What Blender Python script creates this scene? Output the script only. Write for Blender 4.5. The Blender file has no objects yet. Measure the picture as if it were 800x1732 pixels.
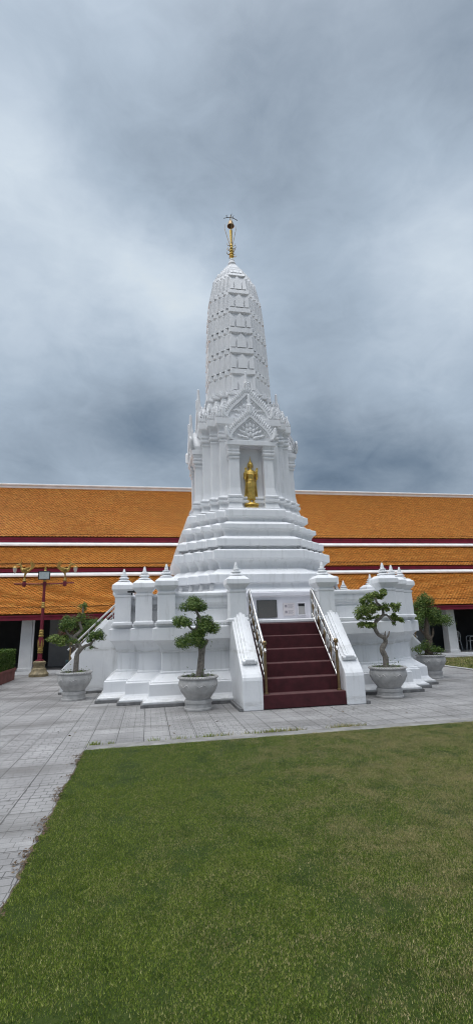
import bpy, bmesh, math, random
import numpy as np
from mathutils import Vector, Matrix, noise
R = math.radians
random.seed(7)
rng = np.random.default_rng(11)
sc = bpy.context.scene
COL = sc.collection

# ------------------------------------------------------------------ materials
def new_mat(name):
    m = bpy.data.materials.new(name); m.use_nodes = True
    nt = m.node_tree; nt.nodes.clear()
    out = nt.nodes.new('ShaderNodeOutputMaterial'); b = nt.nodes.new('ShaderNodeBsdfPrincipled')
    nt.links.new(b.outputs[0], out.inputs[0])
    return m, nt, b
def N(nt, t, **kw):
    n = nt.nodes.new(t)
    for k, v in kw.items():
        if k.startswith('i_'):
            n.inputs[int(k[2:]) if k[2:].isdigit() else k[2:]].default_value = v
        else: setattr(n, k, v)
    return n
def ramp(nt, src, stops):
    r = nt.nodes.new('ShaderNodeValToRGB'); e = r.color_ramp.elements
    while len(e) < len(stops): e.new(.5)
    for k, (p, c) in zip(e, stops):
        k.position = p; k.color = (*c, 1) if len(c) == 3 else c
    nt.links.new(src, r.inputs[0]); return r.outputs[0]
def mixc(nt, fac, a, b, mode='MIX'):
    m = nt.nodes.new('ShaderNodeMix'); m.data_type = 'RGBA'; m.blend_type = mode
    for i, v in ((0, fac), (6, a), (7, b)):
        if hasattr(v, 'links'): nt.links.new(v, m.inputs[i])
        elif i == 0: m.inputs[0].default_value = v
        else: m.inputs[i].default_value = (*v, 1)
    return m.outputs[2]
def coords(nt, obj=False, scale=(1, 1, 1), loc=(0, 0, 0)):
    if obj: s = N(nt, 'ShaderNodeTexCoord').outputs['Object']
    else: s = N(nt, 'ShaderNodeNewGeometry').outputs['Position']
    mp = N(nt, 'ShaderNodeMapping'); mp.inputs['Scale'].default_value = scale; mp.inputs['Location'].default_value = loc
    nt.links.new(s, mp.inputs[0]); return mp.outputs[0]
def noise_fac(nt, vec, scale, detail=4, rough=.55, dist=0):
    n = N(nt, 'ShaderNodeTexNoise'); n.inputs['Scale'].default_value = scale; n.inputs['Detail'].default_value = detail
    n.inputs['Roughness'].default_value = rough; n.inputs['Distortion'].default_value = dist
    nt.links.new(vec, n.inputs['Vector']); return n.outputs[0]
def bump(nt, b, h, strength=.3, dist=.01):
    n = N(nt, 'ShaderNodeBump'); n.inputs['Strength'].default_value = strength; n.inputs['Distance'].default_value = dist
    nt.links.new(h, n.inputs['Height']); nt.links.new(n.outputs[0], b.inputs['Normal'])
MATS = {}
def simple(name, col, rough=.6, metal=0, var=.15, scale=12, bmp=.15, bd=.006):
    m, nt, b = new_mat(name)
    v = coords(nt); f = noise_fac(nt, v, scale, 6, .6)
    lo = tuple(c*(1-var) for c in col); hi = tuple(min(1, c*(1+var)) for c in col)
    nt.links.new(ramp(nt, f, [(.3, lo), (.7, hi)]), b.inputs['Base Color'])
    b.inputs['Roughness'].default_value = rough; b.inputs['Metallic'].default_value = metal
    if bmp: bump(nt, b, noise_fac(nt, v, scale*4, 5, .6), bmp, bd)
    MATS[name] = m; return m

# white lime plaster with rain streaks and grey mould
m, nt, b = new_mat('white_plaster')
v = coords(nt)
f1 = noise_fac(nt, v, 1.3, 6, .6)
f2 = noise_fac(nt, coords(nt, scale=(5, 5, .55)), 1.6, 6, .65)
f3 = noise_fac(nt, v, 9, 8, .7)
c = ramp(nt, f1, [(.3, (.74, .75, .77)), (.62, (.83, .835, .845))])
c = mixc(nt, ramp(nt, f2, [(.54, (0, 0, 0)), (.74, (.5, .5, .5))]), c, (.47, .475, .465))
gp = N(nt, 'ShaderNodeSeparateXYZ'); nt.links.new(v, gp.inputs[0])
def zband(z0, w_):
    a = N(nt, 'ShaderNodeMath', operation='SUBTRACT'); nt.links.new(gp.outputs[2], a.inputs[0]); a.inputs[1].default_value = z0
    a2 = N(nt, 'ShaderNodeMath', operation='ABSOLUTE'); nt.links.new(a.outputs[0], a2.inputs[0])
    r_ = N(nt, 'ShaderNodeMapRange'); r_.inputs[1].default_value = w_; r_.inputs[2].default_value = 0; r_.inputs[3].default_value = 0; r_.inputs[4].default_value = 1; nt.links.new(a2.outputs[0], r_.inputs[0]); return r_.outputs[0]
zs = N(nt, 'ShaderNodeMath', operation='MAXIMUM'); nt.links.new(zband(1.07, .06), zs.inputs[0]); nt.links.new(zband(.10, .10), zs.inputs[1])
zm = N(nt, 'ShaderNodeMath', operation='MULTIPLY'); nt.links.new(zs.outputs[0], zm.inputs[0])
nt.links.new(ramp(nt, noise_fac(nt, coords(nt, scale=(2, 2, 8)), 2.2, 7, .7), [(.38, (0,)*3), (.62, (.55,)*3)]), zm.inputs[1])
c = mixc(nt, zm.outputs[0], c, (.36, .35, .32))
c = mixc(nt, ramp(nt, f3, [(.68, (0, 0, 0)), (.82, (.2, .2, .2))]), c, (.5, .49, .47))
nt.links.new(c, b.inputs['Base Color']); b.inputs['Roughness'].default_value = .55
hb = N(nt, 'ShaderNodeMath', operation='ADD'); nt.links.new(noise_fac(nt, v, 3, 3), hb.inputs[0]); nt.links.new(noise_fac(nt, v, 14, 4), hb.inputs[1])
bump(nt, b, hb.outputs[0], .15, .02)
MATS['plaster'] = m
# niche plaster (lilac-tinged paint)
simple('panel_plaster', (.64, .63, .67), .5, 0, .05, 3, .1)
simple('kerb_stone', (.17, .17, .17), .8, 0, .4, 9, .4)
simple('carpet', (.062, .0115, .0155), .95, 0, .3, 6, .35, .004)
m = MATS['carpet']; nt = m.node_tree; b = [n for n in nt.nodes if n.type == 'BSDF_PRINCIPLED'][0]
src = b.inputs['Base Color'].links[0].from_socket
gn = N(nt, 'ShaderNodeNewGeometry'); sx_ = N(nt, 'ShaderNodeSeparateXYZ'); nt.links.new(gn.outputs['Normal'], sx_.inputs[0])
du = N(nt, 'ShaderNodeMath', operation='MULTIPLY'); nt.links.new(ramp(nt, sx_.outputs[2], [(.3, (0,)*3), (.8, (1,)*3)]), du.inputs[0])
nt.links.new(ramp(nt, noise_fac(nt, coords(nt), 3, 7, .7), [(.3, (.15,)*3), (.7, (.5,)*3)]), du.inputs[1])
d2 = N(nt, 'ShaderNodeMath', operation='MAXIMUM'); nt.links.new(du.outputs[0], d2.inputs[0])
nt.links.new(ramp(nt, noise_fac(nt, coords(nt, scale=(1, 1, 3)), 5, 8, .75), [(.55, (0,)*3), (.8, (.08,)*3)]), d2.inputs[1])
nt.links.new(mixc(nt, d2.outputs[0], src, (.17, .11, .10)), b.inputs['Base Color'])
simple('steel', (.62, .61, .60), .28, 1, .08, 30, 0)
simple('bronze', (.28, .2, .11), .4, 1, .25, 40, 0)
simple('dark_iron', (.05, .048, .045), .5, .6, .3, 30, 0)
simple('black_stone', (.06, .062, .06), .45, 0, .6, 40, .5, .004)
simple('board_white', (.60, .56, .57), .5, 0, .06, 6, 0)
simple('board_print', (.25, .23, .26), .6, 0, .4, 60, 0)
simple('roof_white', (.84, .83, .82), .6, 0, .08, 2.5, .1)
simple('maroon', (.22, .009, .032), .65, 0, .25, 4, .08)
simple('timber_dark', (.03, .014, .013), .8, 0, .3, 4, .1)
simple('gallery_wall_shaded', (.07, .067, .065), .8, 0, .3, 1.2, .1)  # dark base colour stands in for the shade inside the gallery
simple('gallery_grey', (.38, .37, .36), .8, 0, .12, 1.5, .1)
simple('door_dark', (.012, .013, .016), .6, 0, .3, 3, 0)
simple('floor_stone', (.35, .34, .33), .6, 0, .2, 3, .1)
simple('pot_concrete', (.43, .42, .41), .75, 0, .22, 7, .3, .006)
simple('pot_teal', (.02, .06, .065), .4, 0, .3, 7, .1)
simple('soil', (.05, .035, .022), .95, 0, .5, 40, .8, .02)
simple('bark_pale', (.23, .205, .175), .9, 0, .45, 26, .9, .02)
simple('bark_brown', (.13, .1, .075), .9, 0, .5, 26, .9, .02)
simple('planter_red', (.20, .065, .055), .7, 0, .25, 5, .25)
simple('cast_base', (.27, .22, .13), .6, .2, .4, 9, .4)
simple('lamp_red', (.17, .014, .03), .4, 0, .2, 12, .05)
simple('plastic_white', (.75, .74, .72), .4, 0, .04, 4, 0)
simple('plastic_black', (.014, .014, .015), .4, 0, .2, 20, 0)
simple('flood_glass', (.45, .5, .5), .15, 0, .15, 20, 0)
simple('frosted_glass', (.62, .55, .5), .25, 0, .1, 20, 0)
simple('dirt', (.11, .085, .05), .95, 0, .4, 14, .5, .02)
m, nt, b = new_mat('gold')
v = coords(nt)
nt.links.new(ramp(nt, noise_fac(nt, v, 11, 6, .7), [(.3, (.46, .30, .07)), (.6, (.74, .52, .14)), (.8, (.84, .66, .27))]), b.inputs['Base Color'])
b.inputs['Metallic'].default_value = .8
nt.links.new(ramp(nt, noise_fac(nt, v, 25, 4), [(.3, (.28,)*3), (.7, (.5,)*3)]), b.inputs['Roughness'])
MATS['gold'] = m
simple('gold_dull', (.42, .29, .09), .45, .7, .3, 20, .1)
def leafmat(name, stops, trans=.25):
    m, nt, b = new_mat(name)
    g = N(nt, 'ShaderNodeNewGeometry')
    c = ramp(nt, g.outputs['Random Per Island'], stops)
    b.inputs['Roughness'].default_value = .5
    b.inputs['Specular IOR Level'].default_value = .35
    out = [n for n in nt.nodes if n.type == 'OUTPUT_MATERIAL'][0]
    t = N(nt, 'ShaderNodeBsdfTranslucent'); nt.links.new(c, t.inputs[0]); nt.links.new(c, b.inputs['Base Color'])
    mx = N(nt, 'ShaderNodeMixShader'); mx.inputs[0].default_value = trans
    nt.links.new(b.outputs[0], mx.inputs[1]); nt.links.new(t.outputs[0], mx.inputs[2]); nt.links.new(mx.outputs[0], out.inputs[0])
    MATS[name] = m
leafmat('leaf_deep', [(0, (.04, .085, .018)), (.5, (.10, .175, .036)), (.85, (.18, .255, .055)), (1, (.27, .33, .09))])
leafmat('leaf_fresh', [(0, (.05, .09, .018)), (.45, (.12, .19, .034)), (.8, (.21, .275, .055)), (1, (.31, .34, .10))])
leafmat('leaf_red', [(0, (.05, .05, .02)), (.5, (.13, .06, .04)), (1, (.24, .11, .08))])
leafmat('leaf_hedge', [(0, (.03, .07, .012)), (.5, (.065, .13, .02)), (.85, (.12, .19, .035)), (1, (.19, .26, .06))])
leafmat('leaf_dry', [(0, (.07, .04, .02)), (.5, (.13, .085, .05)), (1, (.22, .16, .09))], .1)
# roof tiles: glazed orange, each its own tone
m, nt, b = new_mat('roof_tile')
g = N(nt, 'ShaderNodeNewGeometry')
c = ramp(nt, g.outputs['Random Per Island'], [(0, (.62, .20, .022)), (.4, (.73, .275, .045)), (.8, (.79, .325, .065)), (1, (.82, .40, .09))])
c = mixc(nt, ramp(nt, noise_fac(nt, coords(nt, scale=(.5, 1, 1)), .8, 5, .6), [(.4, (0, 0, 0)), (.75, (.4, .4, .4))]), c, (.55, .22, .04))
nt.links.new(c, b.inputs['Base Color']); b.inputs['Roughness'].default_value = .38
MATS['tile'] = m
simple('tile_bed', (.15, .05, .012), .8, 0, .3, 5, 0)
# paving: .39 m cement tiles with stamped bricks
m, nt, b = new_mat('paving')
v = coords(nt, loc=(.04, .06, 0))
def brick(vec, w, h, off, mort, sm=.1, sq=1.0, sqf=2):
    n = N(nt, 'ShaderNodeTexBrick'); n.offset = off; n.squash = sq; n.squash_frequency = sqf
    n.inputs['Color1'].default_value = (1, 1, 1, 1); n.inputs['Color2'].default_value = (.72, .72, .72, 1); n.inputs['Mortar'].default_value = (0, 0, 0, 1)
    n.inputs['Scale'].default_value = 1; n.inputs['Mortar Size'].default_value = mort; n.inputs['Mortar Smooth'].default_value = sm
    n.inputs['Brick Width'].default_value = w; n.inputs['Row Height'].default_value = h
    nt.links.new(vec, n.inputs['Vector']); return n
big = brick(v, .392, .392, 0, .0055)
vd = N(nt, 'ShaderNodeVectorMath', operation='ADD')
nn = N(nt, 'ShaderNodeTexNoise'); nn.inputs['Scale'].default_value = 2.5; nt.links.new(v, nn.inputs['Vector'])
nv = N(nt, 'ShaderNodeVectorMath', operation='SCALE'); nv.inputs['Scale'].default_value = .05; nt.links.new(nn.outputs['Color'], nv.inputs[0])
nt.links.new(v, vd.inputs[0]); nt.links.new(nv.outputs[0], vd.inputs[1])
small = brick(vd.outputs[0], .131, .098, .5, .0042, .4, .7, 2)
wear = noise_fac(nt, v, 1.1, 6, .6); wear2 = noise_fac(nt, coords(nt, scale=(.5, 1.6, 1)), .9, 5, .6); fine = noise_fac(nt, v, 90, 5, .7)
c = ramp(nt, wear, [(.3, (.27, .262, .26)), (.7, (.50, .49, .485))])
c = mixc(nt, .6, c, big.outputs['Color'], 'MULTIPLY')
c = mixc(nt, ramp(nt, wear2, [(.48, (0, 0, 0)), (.66, (.75,)*3)]), c, (.16, .153, .145))
c = mixc(nt, ramp(nt, fine, [(.35, (.5,)*3), (.65, (0,)*3)]), c, (.2, .195, .19))
gm = N(nt, 'ShaderNodeMath', operation='MULTIPLY'); nt.links.new(small.outputs['Fac'], gm.inputs[0])
nt.links.new(ramp(nt, noise_fac(nt, v, .7, 3), [(.38, (.3,)*3), (.56, (.95,)*3)]), gm.inputs[1])
c = mixc(nt, gm.outputs[0], c, (.075, .073, .07))
gb = N(nt, 'ShaderNodeMath', operation='MULTIPLY'); nt.links.new(big.outputs['Fac'], gb.inputs[0])
nt.links.new(ramp(nt, noise_fac(nt, v, 1.6, 3), [(.35, (.35,)*3), (.6, (1,)*3)]), gb.inputs[1])
c = mixc(nt, gb.outputs[0], c, (.055, .053, .048))
nt.links.new(c, b.inputs['Base Color'])
nt.links.new(ramp(nt, wear, [(.3, (.5,)*3), (.7, (.75,)*3)]), b.inputs['Roughness'])
hs = N(nt, 'ShaderNodeMath', operation='MAXIMUM'); nt.links.new(gm.outputs[0], hs.inputs[0]); nt.links.new(gb.outputs[0], hs.inputs[1])
hi = N(nt, 'ShaderNodeMath', operation='MULTIPLY_ADD'); hi.inputs[1].default_value = -1; nt.links.new(hs.outputs[0], hi.inputs[0]); nt.links.new(fine, hi.inputs[2])
bump(nt, b, hi.outputs[0], .5, .006)
MATS['paving'] = m
simple('paving_edge', (.235, .228, .215), .8, 0, .45, 3, .4)
simple('concrete_edge', (.38, .375, .37), .8, 0, .25, 14, .35)
# lawn: living green with straw patches (true colour of the turf)
def lawncol(nt):
    v = coords(nt)
    a = noise_fac(nt, v, 2.0, 9, .74, .5); d = noise_fac(nt, v, 9, 7, .8)
    px = N(nt, 'ShaderNodeSeparateXYZ'); nt.links.new(v, px.inputs[0])
    mr = N(nt, 'ShaderNodeMapRange'); mr.inputs[1].default_value = -.8; mr.inputs[2].default_value = 2.4; mr.inputs[3].default_value = -.24; mr.inputs[4].default_value = .06
    nt.links.new(px.outputs[0], mr.inputs[0])
    s = N(nt, 'ShaderNodeMath', operation='MULTIPLY_ADD'); s.inputs[1].default_value = .45; nt.links.new(d, s.inputs[0]); nt.links.new(a, s.inputs[2])
    s2 = N(nt, 'ShaderNodeMath', operation='ADD'); nt.links.new(s.outputs[0], s2.inputs[0]); nt.links.new(mr.outputs[0], s2.inputs[1])
    return s2.outputs[0]
def lawnmat(name, stops_g, stops_d, isl):
    m, nt, b = new_mat(name)
    p = lawncol(nt)
    if isl:
        g = N(nt, 'ShaderNodeNewGeometry')
        cg = ramp(nt, g.outputs['Random Per Island'], stops_g); cd = ramp(nt, g.outputs['Random Per Island'], stops_d)
        ad = N(nt, 'ShaderNodeMath', operation='MULTIPLY_ADD'); ad.inputs[1].default_value = .36
        nt.links.new(g.outputs['Random Per Island'], ad.inputs[0]); nt.links.new(p, ad.inputs[2]); p = ad.outputs[0]
        f = ramp(nt, p, [(.76, (0,)*3), (.92, (.42,)*3), (1.08, (.95,)*3)])
    else:
        f2 = noise_fac(nt, coords(nt), 60, 4, .7)
        cg = ramp(nt, f2, stops_g); cd = ramp(nt, f2, stops_d)
        f = ramp(nt, p, [(.72, (0,)*3), (.98, (.8,)*3)])
    col = mixc(nt, f, cg, cd)
    mot = ramp(nt, noise_fac(nt, coords(nt, loc=(3, 1, 0)), 4.5, 7, .72, .6), [(.34, (.66, .72, .62)), (.5, (1, 1, 1)), (.66, (1.0, 1.0, 1.0))])
    col = mixc(nt, 1.0, col, mot, 'MULTIPLY')
    nt.links.new(col, b.inputs['Base Color'])
    b.inputs['Roughness'].default_value = .6; b.inputs['Specular IOR Level'].default_value = .08
    MATS[name] = m
lawnmat('grass_blade', [(0, (.10, .17, .022)), (.5, (.22, .285, .045)), (.85, (.34, .38, .09)), (1, (.50, .48, .21))],
        [(0, (.22, .21, .07)), (.5, (.38, .32, .15)), (1, (.54, .45, .26))], True)
lawnmat('lawn_soil', [(.3, (.018, .035, .007)), (.7, (.055, .075, .016))], [(.3, (.09, .08, .035)), (.7, (.20, .165, .085))], False)

# ------------------------------------------------------------------ mesh helpers
class MB:
    def __init__(s): s.v = []; s.f = []
    def add(s, vs, fs):
        o = len(s.v); s.v += [tuple(p) for p in vs]; s.f += [tuple(i+o for i in f) for f in fs]
    def box(s, x0, x1, y0, y1, z0, z1):
        s.add([(x0,y0,z0),(x1,y0,z0),(x1,y1,z0),(x0,y1,z0),(x0,y0,z1),(x1,y0,z1),(x1,y1,z1),(x0,y1,z1)],
              [(3,2,1,0),(4,5,6,7),(0,1,5,4),(1,2,6,5),(2,3,7,6),(3,0,4,7)])
    def stack(s, polys, cap0=True, cap1=True):
        n = len(polys[0]); vs = [p for q in polys for p in q]; fs = []
        for k in range(len(polys)-1):
            for i in range(n):
                j = (i+1) % n; fs.append((k*n+i, k*n+j, (k+1)*n+j, (k+1)*n+i))
        if cap0: fs.append(tuple(range(n-1, -1, -1)))
        if cap1: fs.append(tuple(range((len(polys)-1)*n, len(polys)*n)))
        s.add(vs, fs)
    def lathe(s, prof, cx=0, cy=0, cz=0, seg=24, squash=1):
        s.stack([[(cx+r*math.cos(2*math.pi*i/seg), cy+squash*r*math.sin(2*math.pi*i/seg), cz+z) for i in range(seg)] for r, z in prof])
    def tube(s, pts, rad, seg=8, cap=True):
        pts = [Vector(p) for p in pts]; n = len(pts)
        if not hasattr(rad, '__len__'): rad = [rad]*n
        rings = []; up = Vector((0, 0, 1)); prev = None
        for i, p in enumerate(pts):
            d = (pts[min(i+1, n-1)]-pts[max(i-1, 0)]).normalized()
            if prev is None:
                a = d.orthogonal().normalized()
            else:
                a = prev - d*prev.dot(d)
                a = a.normalized() if a.length > 1e-6 else d.orthogonal().normalized()
            prev = a; c = d.cross(a)
            rings.append([tuple(p+rad[i]*(math.cos(2*math.pi*k/seg)*a+math.sin(2*math.pi*k/seg)*c)) for k in range(seg)])
        s.stack(rings, cap, cap)
    def prism(s, poly, axis, t0, t1):
        """poly: 2-D points (u, z); extruded along y (axis 'y') or x (axis 'x') from t0 to t1."""
        def P(u, z, t): return (u, t, z) if axis == 'y' else (t, u, z)
        n = len(poly); vs = [P(u, z, t0) for u, z in poly]+[P(u, z, t1) for u, z in poly]
        fs = [tuple(range(n)), tuple(range(2*n-1, n-1, -1))]+[(i, i+n, (i+1) % n+n, (i+1) % n) for i in range(n)]
        s.add(vs, fs)
    def ell(s, c, r, u=14, w=9, rot=None):
        vs = []; fs = []
        for j in range(w+1):
            th = math.pi*j/w
            for i in range(u):
                ph = 2*math.pi*i/u
                p = Vector((r[0]*math.sin(th)*math.cos(ph), r[1]*math.sin(th)*math.sin(ph), r[2]*math.cos(th)))
                if rot: p = rot @ p
                vs.append(tuple(p+Vector(c)))
        for j in range(w):
            for i in range(u):
                k = (i+1) % u; fs.append((j*u+i, (j+1)*u+i, (j+1)*u+k, j*u+k))
        s.add(vs, fs)
    def xf(s, fn): s.v = [tuple(fn(Vector(p))) for p in s.v]; return s
    def mesh(s, name):
        me = bpy.data.meshes.new(name); me.from_pydata(s.v, [], s.f); me.update()
        bm = bmesh.new(); bm.from_mesh(me); bmesh.ops.remove_doubles(bm, verts=bm.verts, dist=1e-5)
        bmesh.ops.recalc_face_normals(bm, faces=bm.faces); bm.to_mesh(me); bm.free(); return me
    def build(s, name, mat, parent=None, smooth=False, bevel=0, loc=(0, 0, 0), rot=0):
        me = s.mesh(name); o = bpy.data.objects.new(name, me); COL.objects.link(o)
        me.materials.append(MATS[mat] if isinstance(mat, str) else mat)
        if smooth: me.polygons.foreach_set('use_smooth', [True]*len(me.polygons))
        if smooth and not isinstance(smooth, bool): me.set_sharp_from_angle(angle=R(smooth))
        if bevel:
            md = o.modifiers.new('Bevel', 'BEVEL'); md.width = bevel; md.segments = 2; md.limit_method = 'ANGLE'; md.angle_limit = R(30)
        o.parent = parent; o.location = loc; o.rotation_euler.z = rot
        return o
def raw(name, verts, faces_flat, k, mat, parent=None):
    """fast mesh: verts (n,3) array, faces all with k corners"""
    me = bpy.data.meshes.new(name); nf = len(faces_flat)//k
    me.vertices.add(len(verts)); me.vertices.foreach_set('co', np.asarray(verts, np.float32).ravel())
    me.loops.add(len(faces_flat)); me.loops.foreach_set('vertex_index', np.asarray(faces_flat, np.int32))
    me.polygons.add(nf); me.polygons.foreach_set('loop_start', np.arange(0, nf*k, k, dtype=np.int32))
    me.polygons.foreach_set('loop_total', np.full(nf, k, np.int32))
    me.update(calc_edges=True); me.materials.append(MATS[mat])
    o = bpy.data.objects.new(name, me); COL.objects.link(o); o.parent = parent; return o
def empty(name, loc, label, cat, group=None, rz=0):
    o = bpy.data.objects.new(name, None); o.empty_display_size = .3; COL.objects.link(o)
    o.location = loc; o.rotation_euler.z = rz; o['label'] = label; o['category'] = cat
    if group: o['group'] = group
    return o
def tag(o, label=None, cat=None, group=None, kind=None):
    for k, v in (('label', label), ('category', cat), ('group', group), ('kind', kind)):
        if v: o[k] = v
    return o
def copy_tree(o, parent=None):
    c = o.copy(); COL.objects.link(c); c.parent = parent
    for ch in list(o.children): copy_tree(ch, c)
    return c

# ------------------------------------------------------------------ ground
GX, GY = -.82, 7.2
def sheet(name, x0, x1, y0, y1, z, mat, nx=1, ny=1):
    mb = MB(); 
    for i in range(nx):
        for j in range(ny):
            a, b_ = x0+(x1-x0)*i/nx, x0+(x1-x0)*(i+1)/nx; c_, d = y0+(y1-y0)*j/ny, y0+(y1-y0)*(j+1)/ny
            mb.add([(a, c_, z), (b_, c_, z), (b_, d, z), (a, d, z)], [(0, 1, 2, 3)])
    return mb.build(name, mat)
tag(sheet('ground', -400, 400, -300, 900, -.012, 'dirt'), kind='structure')
tag(sheet('pavement', -16, 34, -6, 20.5, 0, 'paving'), kind='structure')
def edge_w(q): return noise.noise((0, q*1.7, 3))*.03+noise.noise((7, q*6, 3))*.035+noise.noise((5, q*23, 3))*.035
lm = MB(); sm_ = MB(); ys = [-4+i*.045 for i in range(int(11.2/.045)+1)]; ys[-1] = GY
for a, b_ in zip(ys, ys[1:]):
    lm.add([(GX+edge_w(a), a, .008), (10, a, .008), (10, b_, .008), (GX+edge_w(b_), b_, .008)], [(0, 1, 2, 3)])
    wa, wb_ = (.008+.03*abs(noise.noise((9, q*5, 1)))+.02*abs(noise.noise((2, q*27, 1))) for q in (a, b_))
    sm_.add([(GX+edge_w(a)-wa, a, .004), (GX+.2, a, .004), (GX+.2, b_, .004), (GX+edge_w(b_)-wb_, b_, .004)], [(0, 1, 2, 3)])
tag(lm.build('lawn', 'lawn_soil'), kind='structure'); tag(sm_.build('soil_edge', 'dirt'), kind='structure')
tag(sheet('lawn', 10.15, 34, 9, 18.55, .008, 'lawn_soil'), kind='structure')
kb = MB(); kb.box(GX+.02, 10, GY+.0, GY+.26, 0, .009)
tag(kb.build('kerb', 'paving_edge', bevel=.003), kind='structure')
kb = MB(); kb.box(9.98, 10.15, 9, 18.55, 0, .03); kb.box(9.98, 34, 18.55, 18.8, 0, .05)
tag(kb.build('kerb', 'concrete_edge', bevel=.006), kind='structure')

def blades(name, P, hmin, hmax, w, mat, lean=.6):
    n = len(P); h = rng.uniform(hmin, hmax, n); a = rng.uniform(0, 2*np.pi, n); la = rng.uniform(0, 2*np.pi, n); ll = rng.uniform(.1, lean, n)*h
    ww = w*rng.uniform(.6, 1.3, n)
    dx, dy = np.cos(a)*ww/2, np.sin(a)*ww/2
    b0 = np.stack([P[:, 0]-dx, P[:, 1]-dy, P[:, 2]], 1); b1 = np.stack([P[:, 0]+dx, P[:, 1]+dy, P[:, 2]], 1)
    t = np.stack([P[:, 0]+np.cos(la)*ll, P[:, 1]+np.sin(la)*ll, P[:, 2]+h], 1)
    V = np.stack([b0, b1, t], 1).reshape(-1, 3)
    return raw(name, V, np.arange(len(V)), 3, mat)
def scatter(dens, ylo, yhi):
    x1 = 1.05*yhi+1.2; n = int(dens*(x1-GX)*(yhi-ylo))
    x = rng.uniform(GX-.05, x1, n); y = rng.uniform(ylo, yhi, n)
    wob = np.array([edge_w(q) for q in np.linspace(ylo, yhi, 400)])
    k = x > GX+np.interp(y, np.linspace(ylo, yhi, 400), wob)
    k &= x < 1.05*y+1.2
    wob2 = np.array([noise.noise((q*3, 1, 9))*.04+noise.noise((q*19, 4, 9))*.03 for q in np.linspace(GX, x1, 500)])
    k &= y < GY+.02+np.interp(x, np.linspace(GX, x1, 500), wob2)
    th = np.array([noise.noise((a*2.2, b_*2.2, 5))+.6*noise.noise((a*7, b_*7, 2)) for a, b_ in zip(x, y)])
    k &= rng.uniform(0, 1, n) > np.clip((th-.02)*1.2, 0, .8)
    return np.stack([x[k], y[k], np.full(k.sum(), .006)], 1)
P = np.concatenate([scatter(42000, 1.5, 3.8), scatter(27000, 3.8, 5.6), scatter(17000, 5.6, 7.3)])
tag(blades('grass', P, .006, .015, .0044, 'grass_blade', .8), kind='stuff')
n = 26000
P2 = np.stack([rng.uniform(10.15, 19, n), rng.uniform(12.5, 18.5, n), np.full(n, .006)], 1)
tag(blades('grass', P2, .03, .06, .02, 'grass_blade', .8), kind='stuff')
# weeds in the joint behind the lawn kerb and at the corner
W = []
for cx_, sx_, k in ((-.72, .05, 110), (-.5, .03, 30), (.12, .05, 40), (.5, .07, 40), (.95, .09, 120), (1.2, .04, 30), (1.85, .2, 340), (2.2, .1, 90), (3.0, .13, 260), (3.3, .06, 40)):
    W.append(np.stack([rng.normal(cx_, sx_, k), rng.normal(GY+.272, .022, k), np.full(k, .002)], 1))
tag(blades('weeds', np.concatenate(W), .025, .07, .009, 'grass_blade', 1.0), kind='stuff')

def leaves(C, nrm, size, w=.5):
    """diamond leaves at centres C with normals nrm"""
    n = len(C); nrm = nrm/np.linalg.norm(nrm, axis=1, keepdims=True)
    t = rng.normal(size=(n, 3)); u = np.cross(nrm, t); u /= np.linalg.norm(u, axis=1, keepdims=True); v = np.cross(nrm, u)
    s = size*rng.uniform(.6, 1.35, n)[:, None]
    V = np.stack([C-u*s, C-v*s*w+nrm*s*.12, C+u*s, C+v*s*w+nrm*s*.12], 1).reshape(-1, 3)
    return V
def leaf_obj(name, C, nrm, size, mat, parent=None, w=.5):
    V = leaves(C, nrm, size, w); return raw(name, V, np.arange(len(V)), 4, mat, parent)
# dry leaves and clippings along the lawn's left border
k = 1500
y = rng.uniform(1.8, 7.25, k); x = GX+np.array([edge_w(q) for q in y])+rng.normal(-.015, .025, k)-.012*np.abs(rng.normal(size=k))**2
keep = np.array([noise.noise((3, q*2.3, 1))+.5*noise.noise((3, q*8, 1)) > -.05 for q in y])
Cc = np.stack([x, y, rng.uniform(.004, .022, k)], 1)[keep]
tag(leaf_obj('leaf_litter', Cc, np.stack([rng.normal(0, .4, len(Cc)), rng.normal(0, .4, len(Cc)), np.ones(len(Cc))], 1), .012, 'leaf_dry'), kind='stuff')
k = 46
Cc = np.stack([rng.uniform(-2.6, 8, k), rng.uniform(7.7, 13, k), np.full(k, .008)], 1)
Cc = Cc[~((Cc[:, 0] > -1.2) & (Cc[:, 1] > 9.2))]
tag(leaf_obj('fallen_leaves', Cc, np.stack([rng.normal(0, .3, len(Cc)), rng.normal(0, .3, len(Cc)), np.ones(len(Cc))], 1), .03, 'leaf_dry'), kind='stuff')

# ------------------------------------------------------------------ the white tower
CX, CY = 3.03, 14.55
tower = empty('temple_tower', (CX, CY, 0), 'tall white stepped temple tower with gold-tipped spire rising from a white walled platform', 'temple tower')
def lean(p):
    d = max(0, p.z-2.4); return Vector((p.x-(.03+.0118*d if p.z > 2.39 else 0), p.y, p.z))
def ring(D, s, n, z):
    q = []; a = D-n*s
    for k in range(n): q += [(a+k*s, -D+k*s), (a+k*s, -D+(k+1)*s)]
    q.append((D, -a))
    # one quarter runs from the front's right end to the right side; repeat it round
    full = []
    for i in range(4):
        c, d = round(math.cos(i*math.pi/2)), round(math.sin(i*math.pi/2))
        full += [(x*c-y*d, x*d+y*c, z) for x, y in q]
    return full
def redent(prof, s, n):
    """prof: (D, z) or (D, z, s)"""
    mb = MB(); mb.stack([ring(p[0], p[2] if len(p) > 2 else s, n, p[1]) for p in prof]); return mb
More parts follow.
